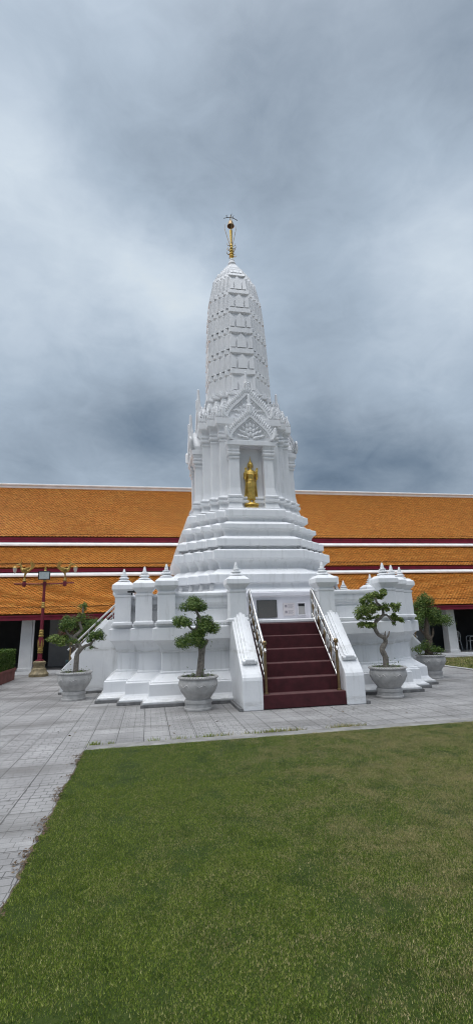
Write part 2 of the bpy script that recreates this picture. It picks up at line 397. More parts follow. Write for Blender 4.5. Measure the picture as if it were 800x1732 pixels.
def curve(p0, p1, bulge, k=5):
    """profile curve (D,z) from p0 to p1, bulge>0 bows outward"""
    out = []
    for i in range(1, k):
        t = i/k; D = p0[0]+(p1[0]-p0[0])*t; z = p0[1]+(p1[1]-p0[1])*t
        L = math.hypot(p1[0]-p0[0], p1[1]-p0[1]); nx, nz = (p1[1]-p0[1])/L, -(p1[0]-p0[0])/L
        h = bulge*4*t*(1-t); out.append((D+nx*h, z+nz*h))
    return [p0]+out+[p1]
redent([(4.16, 0), (4.16, .062)], .5, 2).build('plinth_kerb', 'kerb_stone', tower, bevel=.006)
prof = [(4.12, .062), (4.12, .10)]+curve((4.10, .105), (4.0, .2), -.012, 3)+[(3.995, .43), (3.96, .45), (3.96, .47), (3.92, .487), (3.76, .61), (3.76, .645), (3.725, .66)] \
    + [(3.725, 1.055), (3.76, 1.07), (3.76, 1.10)]+curve((3.765, 1.11), (3.89, 1.31), -.018, 4)+[(3.93, 1.315), (3.93, 1.575), (3.86, 1.60), (3.86, 1.615), (3.88, 1.63), (3.88, 1.685), (3.80, 1.70)]
redent(prof, .5, 2).build('platform', 'plaster', tower, bevel=.012)

# parapet: one wall for each re-entrant corner, with grooved coping
def sweep(path, profile):
    mb = MB(); P = [Vector(p) for p in path]; rings = []
    for i, p in enumerate(P):
        d0 = (p-P[i-1]).normalized() if i else (P[1]-p).normalized(); d1 = (P[i+1]-p).normalized() if i < len(P)-1 else d0
        n0 = Vector((d0.y, -d0.x)); n1 = Vector((d1.y, -d1.x)); m_ = n0+n1; m_ = m_/m_.dot(n0)
        rings.append([(p.x+m_.x*o, p.y+m_.y*o, z) for o, z in profile])
    mb.stack(rings); return mb
pprof = [(0, 1.69), (0, 1.96), (-.03, 1.97), (-.03, 2.02), (.0, 2.03), (.0, 2.065), (.05, 2.105), (.06, 2.12), (.06, 2.25), (.095, 2.275), (.095, 2.335), (.07, 2.35), (-.3, 2.35), (-.3, 1.69)]
qpath = [(1.15, -3.58), (2.6, -3.58), (2.6, -3.09), (3.09, -3.09), (3.09, -2.6), (3.58, -2.6), (3.58, -1.15)]
for i in range(4):
    sweep(qpath, pprof).build('parapet_wall', 'plaster', tower, bevel=.01, rot=i*math.pi/2)
# posts with bulb caps and ringed finials
def sq(h, z): return [(-h, -h, z), (h, -h, z), (h, h, z), (-h, h, z)]
pm = MB(); pm.stack([sq(.225, 1.66), sq(.225, 1.72), sq(.19, 1.74), sq(.185, 2.30), sq(.2, 2.31), sq(.2, 2.36)])
cm_ = MB(); cm_.stack([sq(.17, 2.362), sq(.175, 2.385), sq(.26, 2.485), sq(.262, 2.495), sq(.255, 2.592), sq(.245, 2.60), sq(.17, 2.665), sq(.14, 2.672)])
fp = []
for r0, r1, z0, z1 in ((.15, .075, 2.673, 2.742), (.12, .058, 2.744, 2.803), (.088, .04, 2.805, 2.853)):
    fp += [(r0*.7, z0), (r0, z0+.018), (r0*.98, z0+.034), (r1, z1)]
fp += [(.042, 2.853), (.05, 2.87), (.036, 2.905), (.042, 2.912), (.03, 2.94), (.024, 2.975), (.012, 2.995)]
fm = MB(); fm.lathe(fp, seg=18)
post0 = cap0 = None
spots = [(2.64, -3.74), (3.13, -3.26), (3.62, -2.8)]
spots = [(sx*x, y) for x, y in spots for sx in (1, -1)]+[(sx*x, -y) for x, y in spots for sx in (1, -1)]
spots += [(sx*1.03-.05, -3.97) for sx in (1, -1)]+[(sx*1.03, 3.97) for sx in (1, -1)]+[(q_, sx*1.03) for sx in (1, -1) for q_ in (3.62, -3.72)]
for i, (x, y) in enumerate(spots):
    if i == 0:
        post0 = pm.build('post', 'plaster', tower, bevel=.01, loc=(x, y, 0))
        cap0 = cm_.build('cap', 'plaster', post0, bevel=.008)
        fin0 = fm.build('finial', 'plaster', post0, smooth=35)
    else:
        q = copy_tree(post0, tower); q.location = (x, y, 0)

# stepped tower base
mb = redent([(2.78, 1.55), (2.78, 2.27), (2.85, 2.29), (2.85, 2.37), (2.7, 2.39), (2.62, 2.395)], .25, 4)
pw = mb.build('base_wall', 'panel_plaster', tower, bevel=.008)
tp = [(2.6, 2.392), (2.6, 2.42), (2.54, 2.44)]+curve((2.50, 2.455), (2.33, 2.63), -.045, 4)+[(2.33, 2.655), (2.46, 2.67), (2.46, 2.885), (2.40, 2.915), (2.36, 2.92), (2.2, 3.045), (2.12, 3.06), (2.12, 3.09)]
tp += curve((2.125, 3.10), (2.26, 3.315), -.03, 5)+[(2.30, 3.325), (2.30, 3.545), (2.22, 3.575), (2.2, 3.58)]+curve((2.12, 3.60), (2.04, 3.64), -.01, 3)
tp += [(2.04, 3.675), (2.19, 3.69), (2.19, 3.885), (2.13, 3.91), (2.02, 3.975), (1.96, 3.985)]+curve((1.93, 4.0), (1.99, 4.185), -.03, 4)
tp += [(2.04, 4.20), (2.04, 4.33), (1.97, 4.355), (1.86, 4.42), (1.8, 4.435)]+curve((1.765, 4.45), (1.82, 4.575), -.03, 4)
tp += [(1.87, 4.59), (1.87, 4.775), (1.82, 4.80), (1.74, 4.84), (1.7, 4.85)]
redent(tp, .248, 4).xf(lean).build('stepped_base', 'plaster', tower, bevel=.012)
# lotus feet curling out at the corners of two tiers
def foot(cx, cy, z0, z1, w, dx, dy, out):
    """small curved foot under a corner, leaning outward along (dx,dy)"""
    mb = MB(); rs = []
    for i in range(6):
        t = i/5; o = out*(1-t)**2; h = w*(1-.15*t)
        rs.append([(cx+dx*o+a*h, cy+dy*o+b_*h, z0+(z1-z0)*t) for a, b_ in ((-.5, -.5), (.5, -.5), (.5, .5), (-.5, .5))])
    mb.stack(rs); return mb
for D, z0, z1, w, o in ((2.41, 2.44, 2.665, .10, .10), (2.13, 3.58, 3.69, .085, .07)):
    s = .248; a = D-4*s
    for k in range(5):
        for sx in (1, -1):
            for r_ in range(4):
                if r_ == 2 or (r_ == 1 and sx > 0 and k < 3): continue
                x, y = sx*(a+k*s-.03), -D+k*s+.03
                q = foot(x, y, z0, z1, w, sx*.7, -.7, o)
                c, d = round(math.cos(r_*math.pi/2)), round(math.sin(r_*math.pi/2))
                q.xf(lambda p: lean(Vector((p.x*c-p.y*d, p.x*d+p.y*c, p.z)))).build('lotus_foot', 'plaster', tower, bevel=.006)

# cella: redented core with pilaster bases and capitals
cs = .235
bp = [(1.50, 4.845), (1.49, 4.87)]+curve((1.47, 4.88), (1.43, 5.02), -.015, 3)+[(1.43, 5.05), (1.49, 5.07), (1.49, 5.145), (1.44, 5.16), (1.44, 5.185), (1.48, 5.20), (1.48, 5.245), (1.42, 5.275)]
bp += curve((1.40, 5.30), (1.37, 5.6), -.01, 3)+[(1.365, 7.0), (1.39, 7.02), (1.39, 7.06), (1.365, 7.075), (1.365, 7.11), (1.42, 7.14), (1.42, 7.20), (1.38, 7.22), (1.38, 7.25), (1.41, 7.27), (1.41, 7.32)]
bp += curve((1.38, 7.33), (1.44, 7.53), -.02, 4)+[(1.48, 7.545), (1.48, 7.745), (1.40, 7.76), (1.36, 7.765)]
redent(bp, cs, 2).xf(lean).build('cella_wall', 'plaster', tower, bevel=.010)
# low leafy roof between cella and shaft
rp = [(1.38, 7.762), (1.36, 8.02), (1.40, 8.04), (1.40, 8.1), (1.30, 8.12)]+curve((1.28, 8.14), (1.12, 8.70), -.04, 5)+[(1.15, 8.72), (1.15, 8.78), (1.06, 8.80)]
redent(rp, .2, 3).xf(lean).build('cella_roof', 'plaster', tower, bevel=.010)

def leaf3(mb, c, w, h, t, nrm, tilt=0, up=(0, 0, 1), side=0):
    """carved pointed leaf: ridge in the middle, flat back"""
    nv = Vector(nrm).normalized(); u = Vector(up); u = (u-nv*u.dot(nv)).normalized(); s = u.cross(nv)
    if side: u = (u+s*side).normalized(); s = u.cross(nv)
    c = Vector(c)
    pts = [(-.28, 0, .1), (-.5, .3, .25), (-.36, .62, .45), (0, 1, .35), (.36, .62, .45), (.5, .3, .25), (.28, 0, .1), (0, .12, .9), (0, .5, 1.1)]
    vs = [c+s*(w*a)+u*(h*b_)+nv*(t*d+tilt*b_*b_*h) for a, b_, d in pts]
    bk = [c+s*(w*a)+u*(h*b_)-nv*(t*.4) for a, b_, d in pts[:7]]
    fs = [(0, 1, 7), (1, 8, 7), (1, 2, 8), (2, 3, 8), (3, 4, 8), (4, 5, 8), (5, 7, 8), (5, 6, 7), (6, 0, 7)]
    fs += [(i, i+9, (i+1) % 7+9, (i+1) % 7) for i in range(7)]+[tuple(range(15, 8, -1))]
    mb.add(vs+bk, fs)
def antefix(w, h, t=.04):
    mb = MB()
    rows = ((0, (-.46, -.30, -.15, 0, .15, .30, .46), .30), (.17, (-.34, -.17, 0, .17, .34), .28), (.34, (-.22, 0, .22), .27), (.52, (-.12, .12, 0), .25), (.68, (0,), .34))
    for r_, (z, xs, hh) in enumerate(rows):
        for x in xs:
            leaf3(mb, (x*w, -.012*(4-r_)*.5, z*h), w*.24, hh*h*(1.15-.5*abs(x)), t*.9, (0, -1, 0), .12, side=x*1.5)
    return mb
# rows of carved antefixes on the cornice and at the foot of the shaft
an0 = None
def put_antefix(x, y, z, rot, sc_=1.0):
    global an0
    if an0 is None: an0 = antefix(.27, .42).build('antefix', 'plaster', tower); q = an0
    else: q = an0.copy(); COL.objects.link(q); q.parent = tower
    p = lean(Vector((x, y, z))); q.location = p; q.rotation_euler.z = rot; q.scale = (sc_,)*3
def four(x, y, z, rot, s=1.0):
    for i in range(4):
        c, d = round(math.cos(i*math.pi/2)), round(math.sin(i*math.pi/2)); put_antefix(x*c-y*d, x*d+y*c, z, rot+i*math.pi/2, s)
for sx in (1, -1):
    for (x, y) in ((.82, -1.42), (1.05, -1.185), (1.29, -.95)):
        four(sx*x, y, 7.755, 0)
    for (x, y) in ((.70, -1.33), (.92, -1.12), (1.10, -.92)):
        four(sx*x, y, 8.10, 0, .78)
    for (x, y) in ((.15, -1.13), (.40, -1.13), (.64, -.94), (.84, -.74)):
        four(sx*x, y, 8.70, 0, .6)

# portico with niche, front and three more sides
def arch(w, h, k=12):
    pts = []
    base = [(1, 0), (1.0, .16), (.90, .30), (.74, .46), (.55, .60), (.36, .73), (.19, .855), (.07, .95), (0, 1)]
    pts = [(-a*w, b_*h) for a, b_ in base]+[(a*w, b_*h) for a, b_ in base[-2::-1]]
    return pts
def band(mb, w0, h0, w1, h1, z0, y0, y1):
    A, B = arch(w0, h0), arch(w1, h1); n = len(A)
    vs = [(x, y0, z0+z) for x, z in A]+[(x, y0, z0+z) for x, z in B]+[(x, y1, z0+z) for x, z in A]+[(x, y1, z0+z) for x, z in B]
    fs = []
    for i in range(n-1):
        fs += [(i, i+1, n+i+1, n+i), (2*n+i, 3*n+i, 3*n+i+1, 2*n+i+1), (i, 2*n+i, 2*n+i+1, i+1), (n+i, n+i+1, 3*n+i+1, 3*n+i)]
    fs += [(0, n, 3*n, 2*n), (n-1, 3*n-1, 4*n-1, 2*n-1)]
    mb.add(vs, fs)
def pediment(w, h, z0, y, depth, tip):
    """y: front plane (negative is outward); returns frame and carving builders"""
    fr = MB()
    fr.prism([(x, z0+z) for x, z in arch(w*.80, h*.86)], 'y', y+.07, y+depth)      # tympanum slab
    band(fr, w*.99, h*1.0, w*.86, h*.87, z0, y, y+depth)
    band(fr, w*.86, h*.87, w*.78, h*.79, z0, y+.035, y+depth*.9)
    band(fr, w*.78, h*.79, w*.72, h*.73, z0, y+.055, y+depth*.8)
    cv = MB()
    A = arch(w, h); 
    # crest of flame leaves along the rake
    pts = [Vector(p) for p in A]; L = [0]
    for i in range(1, len(pts)): L.append(L[-1]+(pts[i]-pts[i-1]).length)
    step = .072; nn_ = int(L[-1]/step)
    for i in range(1, nn_):
        t = i*L[-1]/nn_; j = max(k for k in range(len(L)-1) if L[k] <= t); f = (t-L[j])/(L[j+1]-L[j]); p = pts[j].lerp(pts[j+1], f)
        d = (pts[j+1]-pts[j]).normalized(); nrm = Vector((-d.y, d.x))
        g = .8+.35*p.y/h
        up = (nrm.x*.75, 0, nrm.y*.75+.55)
        leaf3(cv, (p.x-nrm.x*.02, y+.03, z0+p.y-nrm.y*.02), .085, .19*g, .045, (0, -1, 0), .06, up=up)
        leaf3(cv, (p.x-nrm.x*.03, y+.09, z0+p.y-nrm.y*.03), .09, .12*g, .04, (0, -1, 0), .02, up=up)
    # tip spike with leaves
    cv.lathe([(.075, z0+h*.96), (.09, z0+h*1.05), (.065, z0+h*1.2), (.048, z0+h*1.2+(tip-z0-h*1.2)*.45), (.042, tip-.03), (.02, tip)], 0, y+.06, 0, 8)
    for k in range(5):
        z = z0+h*(.97+.07*k)
        for sx in (-1, 1): leaf3(cv, (sx*.03, y+.03, z), .09, .17-.02*k, .04, (0, -1, 0), .05, side=sx*.55)
        leaf3(cv, (0, y+.005, z), .09, .17-.02*k, .04, (0, -1, 0), .05)
    # end scrolls
    for sx in (-1, 1):
        for k in range(6):
            leaf3(cv, (sx*(w*.97+.018*k), y-.01, z0+.01+.05*k), .13, .26-.02*k, .05, (0, -1, 0), .1, side=sx*(.75-.13*k))
    # tympanum foliage: leaves fanning from the base centre
    hh = h*.72
    for rr, nl, sz in ((.08, 5, .17), (.2, 7, .17), (.33, 9, .15), (.46, 9, .13)):
        for i in range(nl):
            a = math.pi*(.06+.88*i/(nl-1)); x, z = rr*math.cos(a), rr*math.sin(a)*1.2
            if z > hh*.86 or abs(x) > w*.7*(1-z/hh*.75): continue
            leaf3(cv, (x*.9, y+.062, z0+.03+z), sz*.62, sz, .042, (0, -1, 0), .05, up=(math.cos(a)*.8, 0, math.sin(a)+.25))
    return fr, cv
def portico():
    pil = MB()
    D0, hb = 1.63, .70
    def sec(o, z): return (o, z)
    pp = [(.07, 4.85), (.06, 4.88), (.02, 5.03), (.02, 5.05), (.07, 5.065), (.07, 5.145), (.025, 5.16), (.025, 5.185), (.055, 5.20), (.055, 5.25), (.0, 5.28), (-.035, 5.5), (-.045, 6.35), (-.045, 6.40), (-.01, 6.415), (-.01, 6.45), (-.035, 6.46), (-.035, 6.50), (.02, 6.53), (.02, 6.585), (-.02, 6.60), (-.02, 6.625), (.01, 6.64), (.01, 6.68), (-.01, 6.69), (.035, 6.80)]
    out = []
    for sx in (-1, 1):
        p = MB(); rs = []
        for o, z in pp:
            xi, xo = .355-o*.35, hb+o
            a, b_ = (xi, xo) if sx > 0 else (-xo, -xi)
            rs.append([(a, -D0-o, z), (b_, -D0-o, z), (b_, -1.30, z), (a, -1.30, z)])
        p.stack(rs); out.append(('pilaster', p, .007))
    li = MB(); li.box(-.745, .745, -1.69, -1.28, 6.802, 6.94); li.box(-.70, .70, -1.66, -1.28, 6.942, 6.965); out.append(('lintel', li, .008))
    ni = MB(); ni.box(-.43, .43, -1.20, -1.10, 4.85, 6.82); ni.box(-.45, -.352, -1.50, -1.2, 4.86, 6.80); ni.box(.352, .45, -1.50, -1.2, 4.86, 6.80); ni.box(-.35, .35, -1.60, -1.2, 6.775, 6.80)
    out.append(('niche', ni, 0))
    si = MB(); si.box(-.8, .8, -1.76, -1.2, 4.80, 4.86); out.append(('sill', si, .008))
    return out
for i in range(4):
    for nm, q, bv in portico():
        rot = i*math.pi/2; c, d = round(math.cos(rot)), round(math.sin(rot))
        q.xf(lambda p: lean(Vector((p.x*c-p.y*d, p.x*d+p.y*c, p.z)))).build(nm, 'panel_plaster' if nm == 'niche' else 'plaster', tower, bevel=bv)
    for w, h, z0, y, dp, tip in ((.665, .86, 6.966, -1.70, .34, 8.47), (.70, .96, 7.75, -1.42, .30, 9.42)):
        fr, cv = pediment(w, h, z0, y, dp, tip)
        fn = lambda p: lean(Vector((p.x*c-p.y*d, p.x*d+p.y*c, p.z)))
        fo = fr.xf(fn).build('pediment', 'plaster', tower, bevel=.006)
        cv.xf(fn).build('carving', 'plaster', fo)

# corncob shaft
def Dsh(z):
    T = [(8.6, 1.07), (9.0, 1.065), (9.9, 1.045), (10.5, 1.03), (11.2, 1.01), (11.8, .985), (12.55, .935), (13.04, .875), (13.38, .805), (13.56, .75), (13.74, .67), (13.89, .585), (14.05, .485), (14.16, .405), (14.30, .315), (14.41, .24), (14.5, .15)]
    return float(np.interp(z, [t[0] for t in T], [t[1] for t in T]))
bands = [(8.74, 8.92), (9.51, 9.71), (10.28, 10.48), (11.06, 11.27), (11.86, 12.06), (12.64, 12.82), (13.48, 13.64)]
prof = []
for i, (b0, b1) in enumerate(bands):
    for z in np.linspace((bands[i-1][1] if i else 8.6)+.01, b0-.01, 4): prof.append((Dsh(z)-.064, float(z)))
    prof += [(Dsh(b0)-.02, b0), (Dsh(b0)+.0, b0+.012), (Dsh(b1)-.004, b1-.012), (Dsh(b1)-.02, b1)]
for z, o in ((13.66, -.05), (13.76, -.03), (13.86, .0), (13.90, .015), (13.95, .0), (13.97, -.05), (14.06, -.02), (14.12, .01), (14.16, -.02), (14.24, -.01), (14.30, 0), (14.36, -.02), (14.42, 0), (14.5, 0)):
    prof.append((Dsh(z)+o, z))
prof = [(D, z, .152*D/1.0) for D, z in prof]
shaft = redent(prof, .16, 4).xf(lean).build('shaft', 'plaster', tower, bevel=.008)
pl = MB()
def plate(mb, x, w, h, z, y0, y1, th, half=0, sh=.62):
    """pointed plaque on a face looking to -y; its foot stands proud. half=-1/1 keeps one half"""
    L, Rr = -w/2, w/2
    if half == 0: out = [(L, 0), (Rr, 0), (Rr, h*sh), (Rr*.55, h*(.6+.4*sh)), (0, h), (L*.55, h*(.6+.4*sh)), (L, h*sh)]
    elif half > 0: out = [(L, 0), (Rr, 0), (Rr, h), (L+w*.45, h*.84), (L, h*.62)]
    else: out = [(L, 0), (Rr, 0), (Rr, h*.62), (Rr-w*.45, h*.84), (L, h)]
    n = len(out); fr = []; bk = []
    for u, v in out:
        t = v/h; yy = y0+(y1-y0)*t
        fr.append((x+u, yy-th*(1-.14*t), z+v)); bk.append((x+u, yy+.03, z+v))
    mb.add(fr+bk, [tuple(range(n)), tuple(range(2*n-1, n-1, -1))]+[(i, i+n, (i+1) % n+n, (i+1) % n) for i in range(n)])
for i in range(len(bands)):
    z0 = bands[i][1]+.02; z1 = (bands[i+1][0] if i+1 < len(bands) else 13.92)-.03
    if i == len(bands)-1: z1 = 13.86
    h = z1-z0
    D0, D1 = Dsh(z0)-.064, Dsh(z1)-.064
    for r_ in range(4):
        c, d = round(math.cos(r_*math.pi/2)), round(math.sin(r_*math.pi/2)); q = MB()
        s = .152*(D0+D1)/2; a = (D0+D1)/2-4*s; a1 = D1-4*.152*D1
        if a > .15:
            plate(q, 0, a*.80, h, z0, -D0, -D1, .07)
            for sx in (-1, 1): plate(q, sx*(a1*.99-a*.21), a*.42, h*.97, z0, -D0, -D1, .07, sx)
        for k in range(4):
            for sx in (-1, 1):
                s0, s1 = .152*D0, .152*D1
                xm = (D0-4*s0+(k+.5)*s0+D1-4*s1+(k+.5)*s1)/2
                plate(q, sx*xm, s*.78, h+.045, z0-.012, -D0+(k+1)*s0, -D1+(k+1)*s1, .061, 0, .86)
        q.xf(lambda p: lean(Vector((p.x*c-p.y*d, p.x*d+p.y*c, p.z)))); pl.add(q.v, q.f)
pl.build('shaft_plaques', 'plaster', shaft)
# gilded spire top
tx = lean(Vector((0, 0, 14.5))).x
nb = MB(); nb.lathe([(.16, 14.46), (.17, 14.52), (.12, 14.55), (.12, 14.58), (.145, 14.6), (.13, 14.66), (.09, 14.72), (.10, 14.76), (.07, 14.83)], tx, 0, 0, 16)
nb.build('spire_neck', 'plaster', tower, smooth=40)
sp = MB(); pr = [(.035, 14.82), (.05, 14.9)]
for k in range(5): z = 14.92+k*.115; pr += [(.045, z), (.085-.006*k, z+.03), (.085-.006*k, z+.06), (.045, z+.09)]
pr += [(.035, 15.5), (.04, 15.52), (.042, 15.6), (.052, 16.02), (.058, 16.1), (.04, 16.11), (.02, 16.12), (.012, 16.2), (.01, 16.75), (.002, 16.84)]
sp.lathe(pr, tx, 0, 0, 12)
spire = sp.build('spire', 'gold', tower, smooth=40)
bl = MB()
for k, (z, L) in enumerate(((14.98, .2), (15.12, .19), (15.26, .17), (15.42, .15))):
    for a in range(4):
        an = a*math.pi/2+.3+.4*k; dx, dy = math.cos(an), math.sin(an)
        bl.tube([(tx+dx*.04, dy*.04, z), (tx+dx*L*.7, dy*L*.7, z+.01), (tx+dx*L, dy*L, z+.05), (tx+dx*L*1.02, dy*L*1.02, z+.14)], [.014, .013, .01, .003], 5)
for a in range(3):
    an = a*2.1+2.6; dx, dy = math.cos(an), math.sin(an)
    bl.tube([(tx+dx*.05, dy*.05, 15.45), (tx+dx*.16, dy*.16, 15.9), (tx+dx*.25, dy*.25, 16.3), (tx+dx*.24, dy*.24, 16.5)], [.012, .012, .01, .006], 5)
bl.build('spire_blades', 'bronze', spire)
bell = MB(); bell.lathe([(.02, 16.56), (.07, 16.53), (.095, 16.46), (.115, 16.36), (.135, 16.33), (.135, 16.315), (.116, 16.322), (.09, 16.43), (.03, 16.48)], tx, 0, 0, 18)
bo = bell.build('bell', 'bronze', spire, smooth=50)
q = MB(); q.lathe([(.114, 16.328), (.085, 16.40), (.0, 16.42)], tx, 0, 0, 18); q.build('bell_shade', 'dark_iron', bo, smooth=50)  # dark liner added to give the shade inside the bell mouth
cr = MB()
cr.tube([(tx-.26, 0, 16.64), (tx-.12, 0, 16.70), (tx, 0, 16.72), (tx+.12, 0, 16.70), (tx+.27, 0, 16.62)], .013, 5)
cr.tube([(tx, -.24, 16.64), (tx, 0, 16.72), (tx, .24, 16.64)], .013, 5)
for x in (-.13, .11): cr.tube([(tx+x, 0, 16.69), (tx+x-.03, 0, 16.78), (tx+x+.03, 0, 16.83)], [.014, .012, .004], 5)
cr.build('crown', 'dark_iron', spire)

# stairs (front, left, right): maroon carpeted flight, cheek walls, scrolls
def flight(scroll):
    out = []
    st = MB()
    poly = [(-5.19, .012)]
    for k in range(6):
        y = -5.19+.245*k; poly += [(y, .2685*(k+1)-.012), (y+.012, .2685*(k+1))] ; poly.append((y+.245 if k < 5 else -3.4, .2685*(k+1)))
    poly.append((-3.4, .012))
    st.prism(poly, 'x', -.84, .84); out.append(('carpeted_steps', st, 'carpet', .01))
    for sx in (-1, 1):
        ck = MB()
        pr = [(-5.22, .0), (-5.22, .54), (-5.205, .60), (-5.16, .66)]
        for t in (0, .25, .5, .75, 1): pr.append((-5.12+1.06*t, .70+1.12*t-.02*math.sin(math.pi*t)))
        pr += [(-3.86, 1.84), (-3.6, 1.83), (-3.6, 0)]
        xs = sorted((sx*.845, sx*1.245)); ck.prism(pr, 'x', *xs)
        out.append(('cheek_wall', ck, 'plaster', .018))
        mo = MB()
        for o, wd, ht in ((1.045, .30, .035), (1.045, .19, .075), (1.045, .07, .10)):
            P_ = []
            for t in (.16, .25, .5, .75, .985): P_.append((-5.12+1.06*t, .70+1.12*t-.02*math.sin(math.pi*t)))
            poly = [(y-.02, z-.03) for y, z in P_]+[(y-ht*.75, z+ht*.65) for y, z in P_[::-1]]
            mo.prism(poly, 'x', sx*o-wd/2, sx*o+wd/2)
        if scroll:
            for wd_, r_, o_ in ((.15, .045, 0), (.095, .038, .045)):
                mo.tube([(sx*1.045-wd_, -5.005-o_*.4, .875+o_*.7), (sx*1.045-wd_*.9, -5.005-o_*.4, .875+o_*.7), (sx*1.045+wd_*.9, -5.005-o_*.4, .875+o_*.7), (sx*1.045+wd_, -5.005-o_*.4, .875+o_*.7)], [r_*.8, r_, r_, r_*.8], 14)
        out.append(('rail_moulding', mo, 'plaster', .01))
        kb_ = MB(); kb_.prism([(-5.24, .0), (-5.24, .06), (-4.0, .06), (-4.0, 0)], 'x', *sorted((sx*1.25, sx*1.32)))
        out.append(('stair_kerb', kb_, 'kerb_stone', .005))
    return out
for i in (0, 1, 3):
    for nm, q, mt, bv in flight(i == 0): q.build(nm, mt, tower, bevel=bv, rot=i*math.pi/2)

# steel handrails, each a thing of its own
def railing(i, sx, label):
    rot = i*math.pi/2
    c, s_ = math.cos(rot), math.sin(rot)
    root = empty('stair_railing', (CX, CY, 0), label, 'handrail', 'steel railings on the tower stairs', rot)
    x = sx*.75; y0, z0 = -5.08, .27; y1 = -3.74; zb = lambda y: .267+(y+4.92)/.26*.267
    top = lambda y: 1.12+(y+5.08)*.985
    hr = MB(); pts = [(x, y0-.06, top(y0-.06)), (x, y0, top(y0)), (x, -4.3, top(-4.3)), (x, -3.9, top(-3.9)), (x, -3.8, top(-3.8)-.015), (x, y1, top(y1)-.13), (x, y1+.005, top(y1)-.3), (x, y1+.005, 1.62)]
    hr.tube(pts, .027, 10); hr.build('handrail', 'steel', root, smooth=50)
    lo = MB(); lo.tube([(x, y0, .5), (x, -3.9, .5+.985*(-3.9-y0)), (x, y1, .5+.985*(y1-y0))], .016, 8); lo.build('lower_rail', 'steel', root, smooth=50)
    md = MB(); md.tube([(x, y0, .93), (x, y1,   .93+.985*(y1-y0)-.1)], .011, 8); md.build('middle_rail', 'steel', root, smooth=50)
    ps = MB(); ps.lathe([(.05, .262), (.05, .29), (.03, .30), (.03, .7), (.036, .71), (.03, .73), (.03, 1.17), (.02, 1.175), (.045, 1.2), (.05, 1.23), (.04, 1.262), (.015, 1.275)], x, y0, 0, 12)
    ps.build('newel_post', 'bronze', root, smooth=50)
    first = None
    for k in range(8):
        y = y0+.15+k*.155; zl, zt = .5+.985*(y-y0), top(y)
        b_ = MB(); b_.lathe([(.011, zl), (.011, zl+.17), (.022, zl+.19), (.03, zl+.25), (.022, zl+.31), (.011, zl+.33), (.011, zl+.42), (.018, zl+.44), (.011, zl+.46), (.011, zt)], x, y, 0, 8)
        b_.build('baluster', 'bronze' if k % 2 else 'steel', root, smooth=50)
    return root
railing(0, -1, 'steel handrail on the left edge of the red front stairs')
railing(0, 1, 'steel handrail on the right edge of the red front stairs')
railing(3, 1, 'steel handrail of the left side stairs on the edge nearer the lawn')
railing(3, -1, 'steel handrail of the left side stairs on the edge nearer the orange roofed gallery')
railing(1, -1, 'steel handrail of the right side stairs half hidden by the platform corner')

# plaques on the wall above the stairs
PY = CY-2.785
pq = MB(); pq.box(-.26, .26, -.03, 0, -.22, .22)
o = pq.build('stone_plaque', 'black_stone', None, bevel=.006, loc=(CX-.10, PY, 1.965)); tag(o, 'dark stone inscription plaque on the wall above the red stairs', 'plaque')
m, nt, b = new_mat('engraved'); f = N(nt, 'ShaderNodeTexBrick'); f.inputs['Scale'].default_value = 1; f.inputs['Brick Width'].default_value = .09; f.inputs['Row Height'].default_value = .028; f.squash = .6; f.squash_frequency = 3; f.inputs['Mortar Size'].default_value = .006
f.inputs['Color1'].default_value = (.095, .085, .075, 1); f.inputs['Color2'].default_value = (.075, .075, .07, 1); f.inputs['Mortar'].default_value = (.066, .066, .064, 1)
mp = coords(nt, True); sw = N(nt, 'ShaderNodeSeparateXYZ'); nt.links.new(mp, sw.inputs[0]); cb = N(nt, 'ShaderNodeCombineXYZ'); nt.links.new(sw.outputs[0], cb.inputs[0]); nt.links.new(sw.outputs[2], cb.inputs[1])
nt.links.new(cb.outputs[0], f.inputs['Vector']); nt.links.new(f.outputs[0], b.inputs['Base Color']); b.inputs['Roughness'].default_value = .5; MATS['engraved'] = m
q = MB(); q.box(-.23, .23, -.035, -.029, -.19, .19); q.build('inscription', 'engraved', o)
wb = MB(); wb.box(-.15, .15, -.025, 0, -.155, .155)
o = wb.build('notice_board', 'board_white', None, bevel=.004, loc=(CX+.475, PY, 1.945)); tag(o, 'pale square notice board with two printed blocks right of the dark plaque', 'notice board')
for zc in (.075, -.07):
    q = MB(); q.box(-.125, .125, -.029, -.0245, zc-.06, zc+.06); q.build('printed_block', 'board_white', o)
    for k in range(4):
        q = MB(); q.box(-.03, .11-.02*(k % 2), -.031, -.0285, zc+.036-k*.026, zc+.044-k*.026); q.build('text_line', 'board_print', o)
    q = MB(); q.box(-.112, -.052, -.031, -.0285, zc-.03, zc+.035); q.build('printed_picture', 'board_print', o)
wn = MB()
for a in ((-.115, -.09, -.05, 0, -.165, .165), (.09, .115, -.05, 0, -.165, .165), (-.09, .09, -.05, 0, .14, .165), (-.09, .09, -.05, 0, -.165, -.14)): wn.box(*a)
o = empty('wall_niche', (CX+.80, PY, 1.945), 'small framed grey wall niche with a dark shaded top beside the notice board', 'wall niche')
wn.build('frame', 'panel_plaster', o, bevel=.004)
q = MB(); q.box(-.09, .09, -.012, 0, -.14, .07); q.build('panel', 'gallery_grey', o)
q = MB(); q.box(-.09, .09, -.006, 0, .07, .14); q.build('niche_shade', 'door_dark', o)  # shade in the top of the wall niche, painted as a flat dark panel

# black spotlight and small outlet on the platform
sl = empty('spotlight', (CX-3.42, CY-2.95, 2.35), 'small black spotlight on the parapet between the corner posts', 'spotlight')
q = MB(); q.tube([(0, 0, 0), (0, 0, .06)], .02, 8); q.build('stem', 'plastic_black', sl)
q = MB(); q.box(-.10, .10, -.08, .07, .06, .26); q.build('housing', 'plastic_black', sl, bevel=.01)
q = MB(); q.box(-.09, .09, .07, .08, .08, .24); q.build('glass', 'flood_glass', sl)

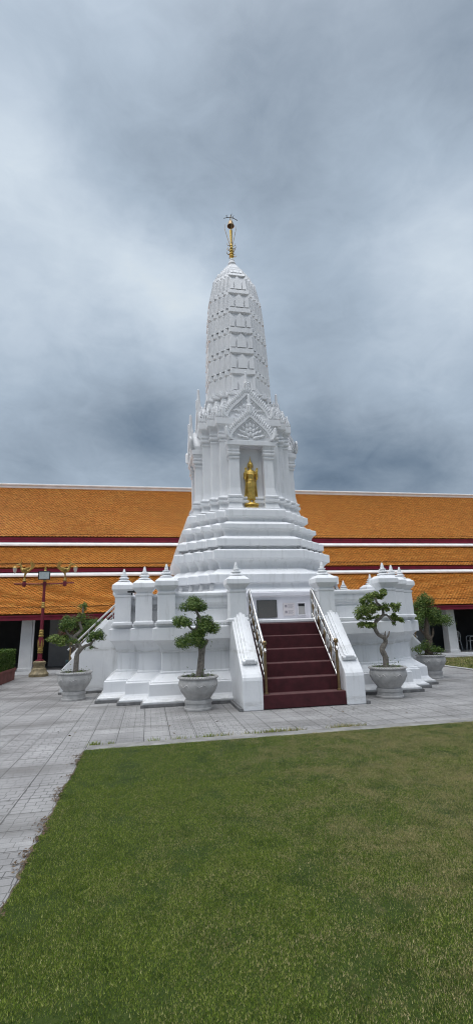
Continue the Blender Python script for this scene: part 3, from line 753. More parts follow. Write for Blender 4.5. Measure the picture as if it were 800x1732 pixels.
# ------------------------------------------------------------------ golden statue in the niche
sx0 = lean(Vector((0, 0, 5))).x
stt = empty('standing_statue', (CX+sx0-.03, CY-1.44, 4.90), 'golden standing statue with both palms raised in the tower niche', 'statue')
q = MB(); q.lathe([(.17, -.04), (.19, 0), (.215, .015), (.215, .04), (.17, .055), (.175, .07), (.215, .085), (.225, .115), (.205, .145), (.15, .155)], 0, 0, 0, 28, .85); ped = q.build('pedestal', 'gold', stt, smooth=45)
lp = MB()
for k in range(18):
    a = 2*math.pi*k/18; leaf3(lp, (.19*math.cos(a), .162*math.sin(a), .075), .07, .075, .012, (math.cos(a), math.sin(a), .15), .1)
lp.build('lotus_petals', 'gold', ped)
q = MB()
def loft(secs, seg=24):
    q.stack([[(cx_+rx*math.cos(2*math.pi*i/seg), cy_+ry*math.sin(2*math.pi*i/seg), z) for i in range(seg)] for z, rx, ry, cx_, cy_ in secs])
for sx in (-1, 1):
    q.ell((sx*.062, -.055, .178), (.042, .11, .034)); q.tube([(sx*.06, -.01, .16), (sx*.06, -.01, .3)], [.045, .055], 12)
loft([(.262, .135, .085, 0, 0), (.275, .145, .095, 0, 0), (.45, .128, .092, 0, 0), (.62, .14, .10, 0, 0), (.76, .150, .105, 0, 0), (.88, .122, .088, 0, 0), (.98, .138, .095, 0, -.005), (1.08, .160, .10, 0, 0), (1.15, .165, .085, 0, .005), (1.185, .11, .065, 0, .01), (1.20, .058, .055, 0, .005), (1.26, .05, .052, 0, 0)])
# outer robe falling behind the arms to a flared hem
loft([(.255, .235, .03, 0, .05), (.275, .228, .034, 0, .05), (.45, .20, .035, 0, .045), (.75, .165, .035, 0, .04), (1.0, .15, .035, 0, .03), (1.1, .15, .04, 0, .02)])
for sx in (-1, 1):
    q.tube([(sx*.218, .02, .262), (sx*.19, .0, .5), (sx*.165, -.01, .8), (sx*.175, -.01, .93)], [.016, .018, .02, .026], 8)
# folds
q.tube([(0, -.1, .275), (.0, -.10, .5), (0, -.112, .72), (0, -.098, .86)], [.03, .022, .02, .014], 8)
for sx in (-1, 1):
    q.tube([(sx*.085, -.07, .275), (sx*.075, -.075, .5), (sx*.07, -.09, .76)], [.02, .015, .01], 8)
q.tube([(-.12, -.05, .875), (-.06, -.085, .872), (0, -.095, .87), (.06, -.085, .872), (.12, -.05, .875)], .016, 8)
q.tube([(-.155, -.04, 1.06), (-.08, -.095, 1.045), (0, -.103, 1.04), (.08, -.095, 1.045), (.155, -.04, 1.06)], .013, 8)
# arms, raised palms, fingers
for sx in (-1, 1):
    q.tube([(sx*.145, .0, 1.135), (sx*.185, .0, 1.07), (sx*.2, -.01, .97), (sx*.195, -.03, .915)], [.05, .05, .043, .04], 12)
    q.tube([(sx*.195, -.02, .91), (sx*.19, -.09, .97), (sx*.185, -.135, 1.05), (sx*.182, -.145, 1.085)], [.042, .04, .031, .026], 12)
    q.ell((sx*.182, -.150, 1.115), (.038, .017, .048))
    for j, (dx, L) in enumerate(((-.030, .066), (-.010, .078), (.011, .074), (.031, .058))):
        bx_ = sx*.182+dx*sx*-1; q.tube([(bx_, -.150, 1.14), (bx_+dx*.1, -.152, 1.165+L*.3), (bx_+dx*.15, -.157, 1.15+L)], [.0098, .0092, .007], 8)
    q.tube([(sx*.182-sx*.032, -.155, 1.10), (sx*.182-sx*.055, -.162, 1.125), (sx*.182-sx*.058, -.165, 1.155)], [.012, .0105, .008], 8)
# head: long ears, nose, brow, lips, topknot
q.ell((0, 0, 1.345), (.076, .086, .10), 20, 14); q.ell((0, -.02, 1.285), (.052, .06, .05), 14, 10)
q.ell((0, .005, 1.385), (.083, .09, .075), 20, 12)
q.ell((0, .0, 1.46), (.038, .04, .032)); q.lathe([(.02, 1.48), (.018, 1.52), (.012, 1.57), (.009, 1.61), (.003, 1.655)], 0, 0, 0, 10)
q.tube([(0, -.083, 1.365), (0, -.098, 1.335), (0, -.092, 1.322)], [.009, .014, .012], 8)
q.ell((0, -.082, 1.292), (.024, .012, .009))
for sx in (-1, 1):
    q.ell((sx*.03, -.076, 1.352), (.019, .012, .008)); q.tube([(sx*.01, -.086, 1.368), (sx*.035, -.08, 1.376), (sx*.058, -.062, 1.366)], .007, 6)
    q.tube([(sx*.082, .0, 1.375), (sx*.086, -.004, 1.33), (sx*.082, -.008, 1.275), (sx*.078, -.008, 1.25)], [.014, .015, .014, .01], 8)
q.xf(lambda p: Vector((p.x*.92, p.y, p.z)))
body = q.build('figure', 'gold', stt)
md = body.modifiers.new('Remesh', 'REMESH'); md.mode = 'VOXEL'; md.voxel_size = .0068; md.use_smooth_shade = True
md2 = body.modifiers.new('Smooth', 'SMOOTH'); md2.factor = .5; md2.iterations = 2

# ------------------------------------------------------------------ long gallery with tiled roof
GY0 = 20.1; X0, X1 = -17., 29.
gal = empty('gallery_building', (0, 20.1, 0), 'long white columned gallery with a three-tier orange tiled roof behind the tower', 'gallery')
def G(mb, name, mat, bevel=0, parent=None, smooth=False):
    mb.xf(lambda p: Vector((p.x, p.y-20.1, p.z))); return mb.build(name, mat, parent or gal, smooth=smooth, bevel=bevel)
def tiles(ya, za, yb, zb):
    """rows of pointed clay tiles from eave (ya,za) to top (yb,zb)"""
    L = math.hypot(yb-ya, zb-za); dy, dz = (yb-ya)/L, (zb-za)/L; ny, nz = -dz, dy
    wd, rh = .158, .082; rows = int(L/rh)+1; ncol = int((X1-X0)/wd)
    i = np.arange(ncol); V = []
    for r_ in range(rows):
        x = X0+wd*(i+.5+(.5 if r_ % 2 else 0))+rng.normal(0, .003, ncol); t0 = r_*rh-.03+rng.normal(0, .003, ncol); t1 = t0+rh*2.0; t1 = np.minimum(t1, L+.02)
        l0 = .058+rng.normal(0, .004, ncol); l1 = .004
        def pt(xo, t, l): return np.stack([x+xo, ya+dy*t+ny*l, za+dz*t+nz*l], 1)
        tm = t0+rh*.62
        V.append(np.stack([pt(0*x, t0, l0), pt(wd*.465, tm, l0*.72), pt(wd*.465, t1, l1), pt(-wd*.465, t1, l1), pt(-wd*.465, tm, l0*.72)], 1))
    V = np.concatenate(V).reshape(-1, 3); V[:, 1] -= 20.1
    return V
for k, (ya, za, yb, zb) in enumerate(((19.42, 2.2, 21.72, 3.88), (21.68, 4.245, 23.05, 5.44), (23.1, 5.89, 26.0, 9.1))):
    bed = MB(); bed.add([(X0, ya+.03, za-.03), (X1, ya+.03, za-.03), (X1, yb, zb-.01), (X0, yb, zb-.01), (X0, ya+.03, za-.15), (X1, ya+.03, za-.15), (X1, yb, zb-.13), (X0, yb, zb-.13)],
                        [(0, 1, 2, 3), (7, 6, 5, 4), (0, 4, 5, 1), (1, 5, 6, 2), (2, 6, 7, 3), (3, 7, 4, 0)])
    ro = G(bed, 'roof', 'tile_bed')
    V = tiles(ya, za, yb, zb); raw('roof_tiles', V, np.arange(len(V)), 5, 'tile', ro)
    fa = MB(); h = (.2, .155, .235)[k]; fa.box(X0, X1, ya+.02, ya+.09, za-h-.015, za-.03); fa.box(X0, X1, ya-.005, ya+.02, za-h*.40, za-.03)
    G(fa, 'fascia', 'maroon', .004, ro)
    if k < 2:
        wb = MB(); h_ = (.165, .17)[k]; wb.prism([(yb-.20, zb-.02), (yb-.20, zb+.05), (yb-.15, zb+.075), (yb-.06, zb+h_*.93), (yb+.2, zb+h_), (yb+.2, zb-.02)], 'x', X0, X1); G(wb, 'ridge_cap', 'roof_white', .008, ro)
        wl = MB(); wl.box(X0, X1, yb+.14, yb+.2, zb+.18, zb+.6); G(wl, 'clerestory', 'timber_dark', 0, ro)
    else:
        wb = MB(); wb.box(X0, X1, yb-.08, yb+.3, zb-.02, zb+.24); wb.box(X0, X1, yb-.12, yb-.08, zb+.13, zb+.2); G(wb, 'ridge_cap', 'roof_white', .015, ro)
bs = MB(); bs.add([(X0, 26.2, 9.1), (X1, 26.2, 9.1), (X1, 30.6, 3), (X0, 30.6, 3)], [(0, 1, 2, 3)]); G(bs, 'rear_roof', 'tile_bed')
fl = MB(); fl.box(X0, X1, 19.75, 25.4, -.01, .10); G(fl, 'floor', 'floor_stone', .01)
fe = MB(); fe.box(X0, X1, 19.70, 19.748, -.01, .115); G(fe, 'floor_edge', 'roof_white', .006)
bw = MB(); bw.box(X0, X1, 25.2, 25.4, .1, 7.7); G(bw, 'rear_wall', 'gallery_wall_shaded')
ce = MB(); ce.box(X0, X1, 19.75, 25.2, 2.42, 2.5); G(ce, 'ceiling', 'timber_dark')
be = MB(); be.box(X0, X1, 19.95, 20.3, 2.16, 2.42); G(be, 'beam', 'timber_dark', .01)
for xa, xb in ((X0, X0+.2), (X1-.2, X1)):
    q = MB(); q.box(xa, xb, 19.8, 25.2, .1, 8.); G(q, 'end_wall', 'roof_white')
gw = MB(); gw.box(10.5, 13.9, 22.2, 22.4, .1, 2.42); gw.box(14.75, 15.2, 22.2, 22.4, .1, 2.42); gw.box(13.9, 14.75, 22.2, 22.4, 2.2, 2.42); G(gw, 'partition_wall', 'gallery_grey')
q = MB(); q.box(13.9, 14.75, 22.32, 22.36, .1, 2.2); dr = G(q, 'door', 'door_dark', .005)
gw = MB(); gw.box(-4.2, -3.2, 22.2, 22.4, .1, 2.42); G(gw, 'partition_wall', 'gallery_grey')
for i in range(-3, 7):
    x = -4.66+i*3.672
    q = MB(); q.stack([[(x+a*h, 20.32+b_*h, z) for a, b_ in ((-1, -1), (1, -1), (1, 1), (-1, 1))] for h, z in ((.25, .1), (.25, .2), (.225, .215), (.20, 2.02), (.22, 2.03), (.22, 2.16))])
    G(q, 'column', 'roof_white', .01)
q = MB(); q.tube([(-4.40, 20.1, .02), (-4.40, 20.1, 2.2)], .035, 8); G(q, 'downpipe', 'roof_white', smooth=50)

# ------------------------------------------------------------------ plastic chairs in the gallery
def chair(loc, rz, label):
    root = empty('plastic_chair', loc, label, 'chair', 'white plastic chairs in the gallery', rz)
    q = MB(); q.box(-.22, .22, -.21, .22, .42, .445); q.box(-.225, .225, -.225, -.21, .40, .445); q.build('seat', 'plastic_white', root, bevel=.008)
    for sx in (-1, 1):
        for sy, tx_ in ((-1, 0), (1, 0)):
            q = MB(); q.stack([[(sx*(.20+.035*t)+a*.022, sy*(.19+.04*t)+b_*.022, .42*(1-t)) for a, b_ in ((-1, -1), (1, -1), (1, 1), (-1, 1))] for t in (1, .5, 0)]); q.build('leg', 'plastic_white', root, bevel=.004)
    q = MB()
    P_ = [(-.21, .2, .44), (-.205, .23, .62), (-.18, .26, .78), (-.10, .275, .86), (0, .28, .88), (.10, .275, .86), (.18, .26, .78), (.205, .23, .62), (.21, .2, .44)]
    q.tube(P_, .026, 8)
    for x in (-.11, -.04, .04, .11): q.tube([(x, .21, .44), (x, .24, .64), (x, .273, .85)], [.02, .018, .018], 6)
    q.build('backrest', 'plastic_white', root, smooth=50)
    for sx in (-1, 1):
        q = MB(); q.tube([(sx*.21, .23, .62), (sx*.25, .05, .645), (sx*.25, -.12, .64), (sx*.235, -.19, .6), (sx*.22, -.2, .43)], .02, 8); q.build('armrest', 'plastic_white', root, smooth=50)
    return root
chair((15.45, 21.2, .1), R(-105), 'white plastic armchair standing sideways in the dark gallery at right')
chair((14.95, 21.9, .1), R(175), 'white plastic chair set behind the sideways armchair beside the right gallery column')

# ------------------------------------------------------------------ trees in pots
def pot(root, mat='pot_concrete'):
    q = MB(); q.lathe([(.245, .20), (.25, .215), (.285, .26), (.345, .34), (.385, .43), (.392, .50), (.378, .555), (.372, .57), (.392, .58), (.398, .60), (.392, .625), (.36, .63), (.34, .62), (.335, .56), (.0, .555)], 0, 0, 0, 40)
    for k in range(44):       # rope rim
        a = 2*math.pi*k/44; q.ell((.392*math.cos(a), .392*math.sin(a), .602), (.026, .02, .015), 6, 4, Matrix.Rotation(a+.9, 3, 'Z'))
    p = q.build('bowl', mat, root, smooth=40)
    sw = MB()
    for k in range(7):        # cloud scrolls in low relief
        a0 = 2*math.pi*k/7+.3
        for sgn, n_ in ((1, 9), (-1, 7)):
            pts = []
            for i in range(n_):
                t = i/(n_-1); a = a0+sgn*.30*t; z = .455+.03*math.sin(t*math.pi*1.6)*(1 if sgn > 0 else -.8); r_ = .387-(.5-z)*.14
                pts.append((r_*math.cos(a), r_*math.sin(a), z))
            sw.tube(pts, [.006+.008*math.sin(math.pi*i/(n_-1)) for i in range(n_)], 6)
        sw.ell((.378*math.cos(a0), .378*math.sin(a0), .455), (.022, .022, .02), 8, 6)
    sw.build('scroll_relief', mat, p, smooth=60)
    q = MB(); q.lathe([(.26, 0), (.285, .004), (.285, .035), (.265, .045), (.262, .12), (.275, .125), (.275, .17), (.262, .18), (.25, .195)], 0, 0, 0, 36); q.build('pot_stand', mat, root, smooth=40)
    q = MB(); q.lathe([(.335, .562), (.28, .585), (.12, .605), (0, .61)], 0, 0, 0, 20); q.build('soil', 'soil', root, smooth=60)
def spline(pts, k=6):
    P_ = [Vector(p) for p in pts]; out = []
    for i in range(len(P_)-1):
        a = P_[max(i-1, 0)]; b_ = P_[i]; c = P_[i+1]; d = P_[min(i+2, len(P_)-1)]
        for j in range(k):
            t = j/k; out.append(.5*((2*b_)+(c-a)*t+(2*a-5*b_+4*c-d)*t*t+(3*b_-a-3*c+d)*t**3))
    out.append(P_[-1]); return out
def limb(mb, pts, r0, r1, seg=9, knob=.12):
    S = spline(pts); n = len(S)
    rad = []
    for i, p in enumerate(S):
        t = i/(n-1); r_ = r0+(r1-r0)*t; rad.append(r_*(1+knob*noise.noise(Vector(p)*9)*1.6)+.001)
    mb.tube(S, rad, seg)
def pad(center, r, n, loose=False):
    """leaf positions in a cloud pad made of small lumps; dome above, ragged flat underside"""
    c = np.array(center); r = np.array(r); nl = 13 if loose else 9
    lump = rng.normal(size=(nl, 3)); lump /= np.linalg.norm(lump, axis=1, keepdims=True); lump *= rng.uniform(.35, .85, (nl, 1)); lump[:, 2] = np.abs(lump[:, 2])*.95-.12
    k = rng.integers(0, nl, n); d = rng.normal(size=(n, 3)); d /= np.linalg.norm(d, axis=1, keepdims=True)
    rad = rng.uniform(.2, 1, (n, 1))**.5*rng.uniform(.34, .56, nl)[k][:, None]
    p = lump[k]+d*rad
    low = p[:, 2] < -.5; p[low, 2] = -.5+(p[low, 2]+.5)*.3
    if loose:
        lump = lump*1.28; p = lump[k]+d*rng.uniform(.1, 1, (n, 1))**.6*rng.uniform(.20, .42, nl)[k][:, None]
    else:
        st = rng.uniform(0, 1, n) < .06; p[st] = p[st]*rng.uniform(1.05, 1.35, (st.sum(), 1))
    C_ = c+p*r*np.array([1.05, 1.05, 1.2]); nr = d+np.array([0, 0, .55])+rng.normal(size=(n, 3))*.45
    return C_, nr
def bonsai(loc, label, trunks, pads, mat='leaf_deep', bark='bark_pale', group='trained trees in concrete pots', rz=0, leaf=.021, weeds=140, potmat='pot_concrete', name='potted_tree', loose=False):
    root = empty(name, loc, label, 'potted tree', group, rz)
    pot(root, potmat)
    tb = MB(); limb(tb, trunks[0][0], trunks[0][1], trunks[0][2]); tk = tb.build('trunk', bark, root, smooth=60)
    for pts, r0, r1 in trunks[1:]:
        q = MB(); limb(q, pts, r0, r1, 7); q.build('branch', bark, tk, smooth=60)
    for pp in pads:
        c, r, n = pp[:3]; mt = pp[3] if len(pp) > 3 else mat
        C_, nr = pad(c, r, int(n*1.35), loose); leaf_obj('foliage', C_, nr, leaf, mt, root)
    k = weeds; a = rng.uniform(0, 2*np.pi, k); rr = np.sqrt(rng.uniform(.1, 1, k))*.33
    C_ = np.stack([rr*np.cos(a), rr*np.sin(a), .6+rng.exponential(.035, k)], 1); leaf_obj('weeds', C_, rng.normal(size=(k, 3))+np.array([0, 0, .8]), .018, 'leaf_fresh', root)['kind'] = 'stuff'
    return root
# heights here are metres above the ground, offsets across the picture are in x
bonsai((1.0, 9.95, 0), 'pruned tree with four dark round leaf pads in a pot left of the red stairs',
       [([(.03, 0, .56), (.05, 0, .75), (.07, .02, .95), (.08, 0, 1.12), (.03, 0, 1.25)], .085, .06),
        ([(.07, 0, 1.1), (.12, .03, 1.22), (.06, .02, 1.36), (-.04, 0, 1.45), (.0, -.02, 1.6), (.05, 0, 1.72), (-.02, 0, 1.9), (-.06, 0, 2.02)], .055, .022),
        ([(.03, 0, 1.28), (-.1, -.03, 1.32), (-.16, 0, 1.36)], .035, .018), ([(-.02, 0, 1.45), (-.16, .02, 1.58), (-.26, 0, 1.68)], .03, .012), ([(0, 0, 1.5), (.12, -.03, 1.54), (.2, 0, 1.6)], .03, .014),
        ([(.1, 0, 1.2), (.16, 0, 1.25), (.2, -.01, 1.32)], .05, .03)],
       [((-.05, 0, 1.98), (.31, .30, .21), 2600), ((-.27, .02, 1.67), (.23, .24, .17), 1500), ((.16, -.03, 1.57), (.33, .27, .23), 2300), ((-.16, 0, 1.29), (.33, .28, .22), 2300), ((-.02, -.05, 1.44), (.2, .2, .12), 500)])
bonsai((5.13, 10.0, 0), 'twisting pale trunk with loose light green tufts, potted right of the red stairs',
       [([(-.04, 0, .56), (-.02, 0, .8), (-.08, 0, .98), (.02, .02, 1.12), (.0, 0, 1.22), (-.14, -.02, 1.30), (-.20, 0, 1.44), (-.16, 0, 1.58), (-.03, .02, 1.66), (.03, 0, 1.75), (0, 0, 1.9), (-.1, 0, 2.0), (-.12, 0, 2.15)], .062, .018),
        ([(-.18, 0, 1.5), (-.3, .02, 1.52), (-.4, 0, 1.5)], .03, .012), ([(-.05, 0, 1.66), (.1, 0, 1.72), (.2, -.02, 1.6), (.3, 0, 1.56)], .025, .01), ([(0, 0, 1.85), (.1, .03, 1.86), (.2, 0, 1.86)], .022, .01), ([(-.08, 0, 1.98), (-.25, 0, 1.9), (-.33, 0, 1.84)], .022, .01),
        ([(.02, 0, 1.2), (.08, -.03, 1.27), (.12, -.02, 1.36)], .03, .012), ([(.03, 0, 1.2), (.0, -.04, 1.3), (.02, -.05, 1.37)], .02, .008)],
       [((-.12, 0, 2.15), (.28, .26, .16), 1500), ((-.36, 0, 1.82), (.30, .28, .26), 1900), ((.2, 0, 1.86), (.23, .22, .16), 1000), ((-.40, .02, 1.50), (.24, .22, .14), 900), ((.32, 0, 1.57), (.16, .16, .18), 600), ((-.18, .02, 1.66), (.22, .2, .1), 260), ((-.5, 0, 1.65), (.1, .1, .1), 140)],
       mat='leaf_fresh', leaf=.024, weeds=190, loose=True)
bonsai((-1.70, 12.3, 0), 'crooked grey trunked tree with scattered leaf tufts in a pot by the left stairs',
       [([(.02, 0, .56), (.02, 0, .8), (.03, 0, 1.02), (.10, 0, 1.15), (.02, .02, 1.28), (-.05, 0, 1.42), (.03, 0, 1.5), (.10, .02, 1.6), (.06, 0, 1.75), (.11, 0, 1.95), (.12, 0, 2.15)], .068, .02),
        ([(.04, 0, 1.05), (.2, 0, 1.2), (.32, -.02, 1.24), (.44, 0, 1.36)], .05, .014), ([(-.02, 0, 1.35), (-.2, 0, 1.5), (-.28, 0, 1.62)], .03, .012), ([(.02, 0, 1.2), (-.2, .03, 1.24), (-.4, 0, 1.3)], .03, .012), ([(.3, -.02, 1.24), (.4, 0, 1.16), (.52, 0, 1.14)], .02, .006)],
       [((.12, 0, 2.12), (.12, .12, .13), 330, 'leaf_fresh'), ((.10, 0, 1.85), (.10, .1, .16), 260, 'leaf_fresh'), ((-.22, .03, 1.70), (.27, .25, .28), 1500), ((-.42, 0, 1.32), (.32, .27, .17), 1500, 'leaf_fresh'), ((.48, 0, 1.38), (.22, .2, .2), 1100), ((.3, .02, 1.16), (.16, .1, .1), 90), ((.36, 0, 1.75), (.14, .12, .12), 130), ((-.05, -.1, 1.3), (.2, .14, .12), 220)], weeds=170)
bonsai((7.86, 12.7, 0), 'bushy dark green tree in a pot beside the right platform corner and the back lawn',
       [([(-.02, 0, .56), (-.05, 0, .8), (.02, 0, 1.0), (-.04, 0, 1.2), (0, 0, 1.45), (.02, 0, 1.7)], .12, .04), ([(0, 0, 1.0), (.15, 0, 1.15), (.2, .02, 1.35)], .05, .02), ([(-.03, 0, 1.1), (-.2, 0, 1.3), (-.3, 0, 1.45)], .04, .02), ([(0, 0, 1.5), (.02, 0, 1.8), (.06, 0, 2.05)], .03, .015)],
       [((-.28, 0, 1.50), (.42, .36, .36), 2600), ((.30, 0, 1.55), (.42, .36, .30), 2500), ((0, .05, 1.78), (.38, .34, .32), 2000), ((.10, 0, 2.10), (.30, .26, .26), 1200, 'leaf_fresh'), ((-.15, 0, 2.0), (.2, .2, .22), 500), ((-.25, -.1, .80), (.25, .25, .2), 520), ((-.45, -.12, .74), (.18, .18, .14), 160, 'leaf_fresh'), ((.15, -.1, .74), (.22, .2, .12), 420)], bark='bark_brown', weeds=260)
bonsai((-2.25, 16.9, 0), 'reddish leaved bush in a dark teal pot behind the left stairs',
       [([(-.05, 0, .56), (-.15, 0, .8), (-.1, 0, 1.05), (.05, 0, 1.3), (.1, 0, 1.6)], .06, .025), ([(-.1, 0, 1.0), (-.3, 0, 1.2), (-.4, 0, 1.4)], .03, .012), ([(.05, 0, 1.3), (.3, 0, 1.5), (.4, 0, 1.7)], .03, .012)],
       [((-.05, 0, 1.75), (.42, .36, .36), 1500, 'leaf_red'), ((-.36, 0, 1.5), (.3, .3, .24), 800, 'leaf_red'), ((.36, 0, 1.68), (.4, .36, .34), 1500), ((.1, .1, 1.42), (.4, .3, .24), 900), ((.7, .1, 1.6), (.34, .3, .3), 900)], bark='bark_brown', group='', potmat='pot_teal', weeds=60)

# ------------------------------------------------------------------ hedge in a red planter
plr = empty('red_planter', (-5.0, 15.4, 0), 'long low red planter with rounded end at the left edge', 'planter')
q = MB(); P_ = []
def rr_(x0, x1, y0, y1, r, k=5):
    o = []
    for cx_, cy_, a0 in ((x1-r, y1-r, 0), (x0+r, y1-r, 90), (x0+r, y0+r, 180), (x1-r, y0+r, 270)):
        for i in range(k+1): a = R(a0+90*i/k); o.append((cx_+r*math.cos(a), cy_+r*math.sin(a)))
    return o
sh = rr_(-.62, .58, -3.4, 2.75, .2)
q.stack([[(x*f_, y*g_, z) for x, y in sh] for f_, g_, z in ((.96, .995, 0), (.97, .995, .30), (1.02, 1.005, .31), (1.02, 1.005, .38), (.9, .98, .385), (.88, .975, .33))])
q.build('trough', 'planter_red', plr, smooth=30)
hg = empty('clipped_hedge', (-5.0, 15.4, .33), 'clipped green box hedge growing in the red planter at left', 'hedge')
q = MB(); sh2 = rr_(-.50, .48, -3.2, 2.58, .15); q.stack([[(x, y, z) for x, y in sh2] for z in (0, .3, .56)]); q.build('twigs', 'leaf_deep', hg)
n = 30000
def boxshell(n, x0, x1, y0, y1, z0, z1):
    out = []; nn_ = []
    A = [(y1-y0)*(z1-z0), (x1-x0)*(y1-y0), (x1-x0)*(z1-z0)]; 
    k1, k2, k3 = (int(n*a/sum(A)) for a in A)
    for k_, ax in ((k1, 0), (k2, 2), (k3, 1)):
        p = np.stack([rng.uniform(x0, x1, k_), rng.uniform(y0, y1, k_), rng.uniform(z0, z1, k_)], 1); d = rng.normal(size=(k_, 3))*.6
        hi_ = (x1, y1, z1)[ax]; p[:, ax] = hi_+rng.normal(-.015, .022, k_); d[:, ax] += 1; out.append(p); nn_.append(d)
    return np.concatenate(out), np.concatenate(nn_)
C_, nr = boxshell(n, -.52, .52, -3.2, 2.6, .04, .66); leaf_obj('foliage', C_, nr, .026, 'leaf_hedge', hg)

# ------------------------------------------------------------------ lamp post with two golden birds
lp_ = empty('lamp_post', (-3.84, 18.79, 0), 'red and gold lamp post carrying two golden birds with hanging lanterns and a floodlight', 'lamp post')
q = MB(); q.lathe([(.33, 0), (.335, .09), (.30, .13), (.255, .19), (.245, .26), (.20, .30), (.195, .4), (.225, .44), (.225, .50), (.17, .53)], 0, 0, 0, 28); q.build('base', 'cast_base', lp_, smooth=40)
q = MB(); q.lathe([(.15, .53), (.15, .56), (.085, .58), (.08, .78), (.075, .80)], 0, 0, 0, 16); q.lathe([(.085, .98), (.10, 1.05), (.105, 1.2), (.075, 1.38)], 0, 0, 0, 16)
q.lathe([(.062, 1.62), (.058, 2.3), (.055, 2.42)], 0, 0, 0, 16); q.lathe([(.052, 2.62), (.048, 3.25)], 0, 0, 0, 16); q.build('pole', 'lamp_red', lp_, smooth=40)
q = MB()
for pr in ([(.07, .79), (.1, .81), (.1, .84), (.075, .86), (.1, .88), (.1, .92), (.075, .94), (.095, .96), (.085, .99)], [(.072, 1.36), (.095, 1.39), (.095, 1.42), (.07, 1.44), (.085, 1.47), (.085, 1.51), (.068, 1.53), (.08, 1.56), (.078, 1.6), (.06, 1.63)], [(.055, 2.40), (.075, 2.42), (.075, 2.45), (.055, 2.48), (.07, 2.51), (.055, 2.54), (.068, 2.57), (.068, 2.6), (.05, 2.63)]):
    q = MB(); q.lathe(pr, 0, 0, 0, 16); q.build('gold_band', 'gold_dull', lp_, smooth=30)
q = MB(); q.lathe([(.09, .985), (.1, 1.0), (.1, 1.04), (.09, 1.05)], 0, 0, 0, 16)
for k in range(6):
    a = k*math.pi/3; leaf3(q, (.10*math.cos(a), .10*math.sin(a), 1.02), .07, .26, .015, (math.cos(a), math.sin(a), 0))
q.build('lotus_band', 'gold_dull', lp_)
q = MB(); q.tube([(-1.06, 0, 3.31), (-.4, 0, 3.30), (0, 0, 3.29), (.4, 0, 3.30), (1.06, 0, 3.33)], .026, 8)
for x in (-.72, .72): q.lathe([(.04, 3.2), (.07, 3.24), (.08, 3.31), (.06, 3.38)], x, 0, 0, 12)
q.lathe([(.05, 3.22), (.07, 3.26), (.07, 3.34), (.05, 3.38)], 0, 0, 0, 12); q.build('crossarm', 'lamp_red', lp_, smooth=40)
q = MB()
for k in range(18):
    t = -.5+1.0*k/17; leaf3(q, (t, -.01, 3.29),   .03, .04+.12*(1-abs(t)/.5), .008, (0, -1, 0), 0, up=(.3*(1 if t < 0 else -1), 0, -1))
q.build('gold_fretwork', 'gold_dull', lp_)
q = MB(); q.lathe([(.05, 3.36), (.06, 3.5), (.06, 3.78), (.05, 3.80), (.035, 3.82), (.045, 3.87), (.02, 3.93), (.006, 4.04)], 0, 0, 0, 12); q.build('top_finial', 'gold_dull', lp_, smooth=40)
fl_ = MB(); fl_.box(-.2, .2, -.16, -.08, 3.44, 3.76); fl_.box(-.21, .21, -.175, -.16, 3.735, 3.765); fl_.box(-.21, .21, -.175, -.16, 3.435, 3.465); fl_.box(-.21, -.18, -.175, -.16, 3.465, 3.735); fl_.box(.18, .21, -.175, -.16, 3.465, 3.735)
fo = fl_.build('floodlight', 'plastic_black', lp_, bevel=.004)
q = MB(); q.box(-.18, .18, -.168, -.160, 3.465, 3.735); q.build('glass', 'flood_glass', fo)
def bird(x, sx):
    q = MB(); V_ = lambda a, z, y=0: (x+sx*a, y, z)
    # stand, legs
    q.lathe([(.05, 3.38), (.075, 3.42), (.05, 3.46), (.06, 3.50), (.03, 3.53)], x, 0, 0, 12)
    for y in (-.035, .035): q.tube([V_(.0, 3.5, y), V_(.0, 3.62, y), V_(-.03, 3.72, y)], [.017, .02, .04], 8)
    # body, neck, head, beak
    S = spline([V_(-.16, 3.80), V_(-.06, 3.76), V_(.04, 3.78), V_(.12, 3.86), V_(.15, 3.96), V_(.20, 4.02), V_(.26, 4.02)], 5); n_ = len(S)
    q.tube(S, [float(np.interp(i/(n_-1), [0, .2, .4, .55, .7, .85, 1], [.025, .068, .072, .045, .032, .042, .036])) for i in range(n_)], 10)
    q.tube([V_(.25, 4.02), V_(.33, 4.01), V_(.36, 3.985)], [.035, .02, .006], 8)
    # crest
    q.tube([V_(.2, 4.05), V_(.15, 4.13), V_(.16, 4.22), V_(.13, 4.28)], [.022, .016, .01, .003], 6)
    # upswept tail of plumes
    for j, (a, z) in enumerate(((-.12, 4.20), (-.17, 4.16), (-.22, 4.08), (-.07, 4.16))):
        q.tube([V_(-.14, 3.80), V_(-.22-.02*j, 3.90), V_(a-.1, z-.08), V_(a-.08, z)], [.04, .03, .02, .004], 6)
    # wings
    for y in (-.085, .085):
        for j in range(3): q.tube([V_(.05, 3.84, y), V_(-.06, 3.86-.03*j, y*1.25), V_(-.18, 3.93-.04*j, y*1.25)], [.03, .035, .004], 6)
    o_ = q.build('golden_bird', 'gold_dull', lp_, smooth=60)
    c = MB(); c.lathe([(.01, 3.975), (.03, 3.965), (.085, 3.925), (.095, 3.905), (.08, 3.90)], x+sx*.36, 0, 0, 14); c.build('lantern_cap', 'gold_dull', o_, smooth=40)
    c = MB(); c.lathe([(.075, 3.90), (.07, 3.82), (.045, 3.74), (.02, 3.70), (.006, 3.69)], x+sx*.36, 0, 0, 14); c.build('lantern_glass', 'frosted_glass', o_, smooth=40)
bird(-.72, -1); bird(.72, 1)

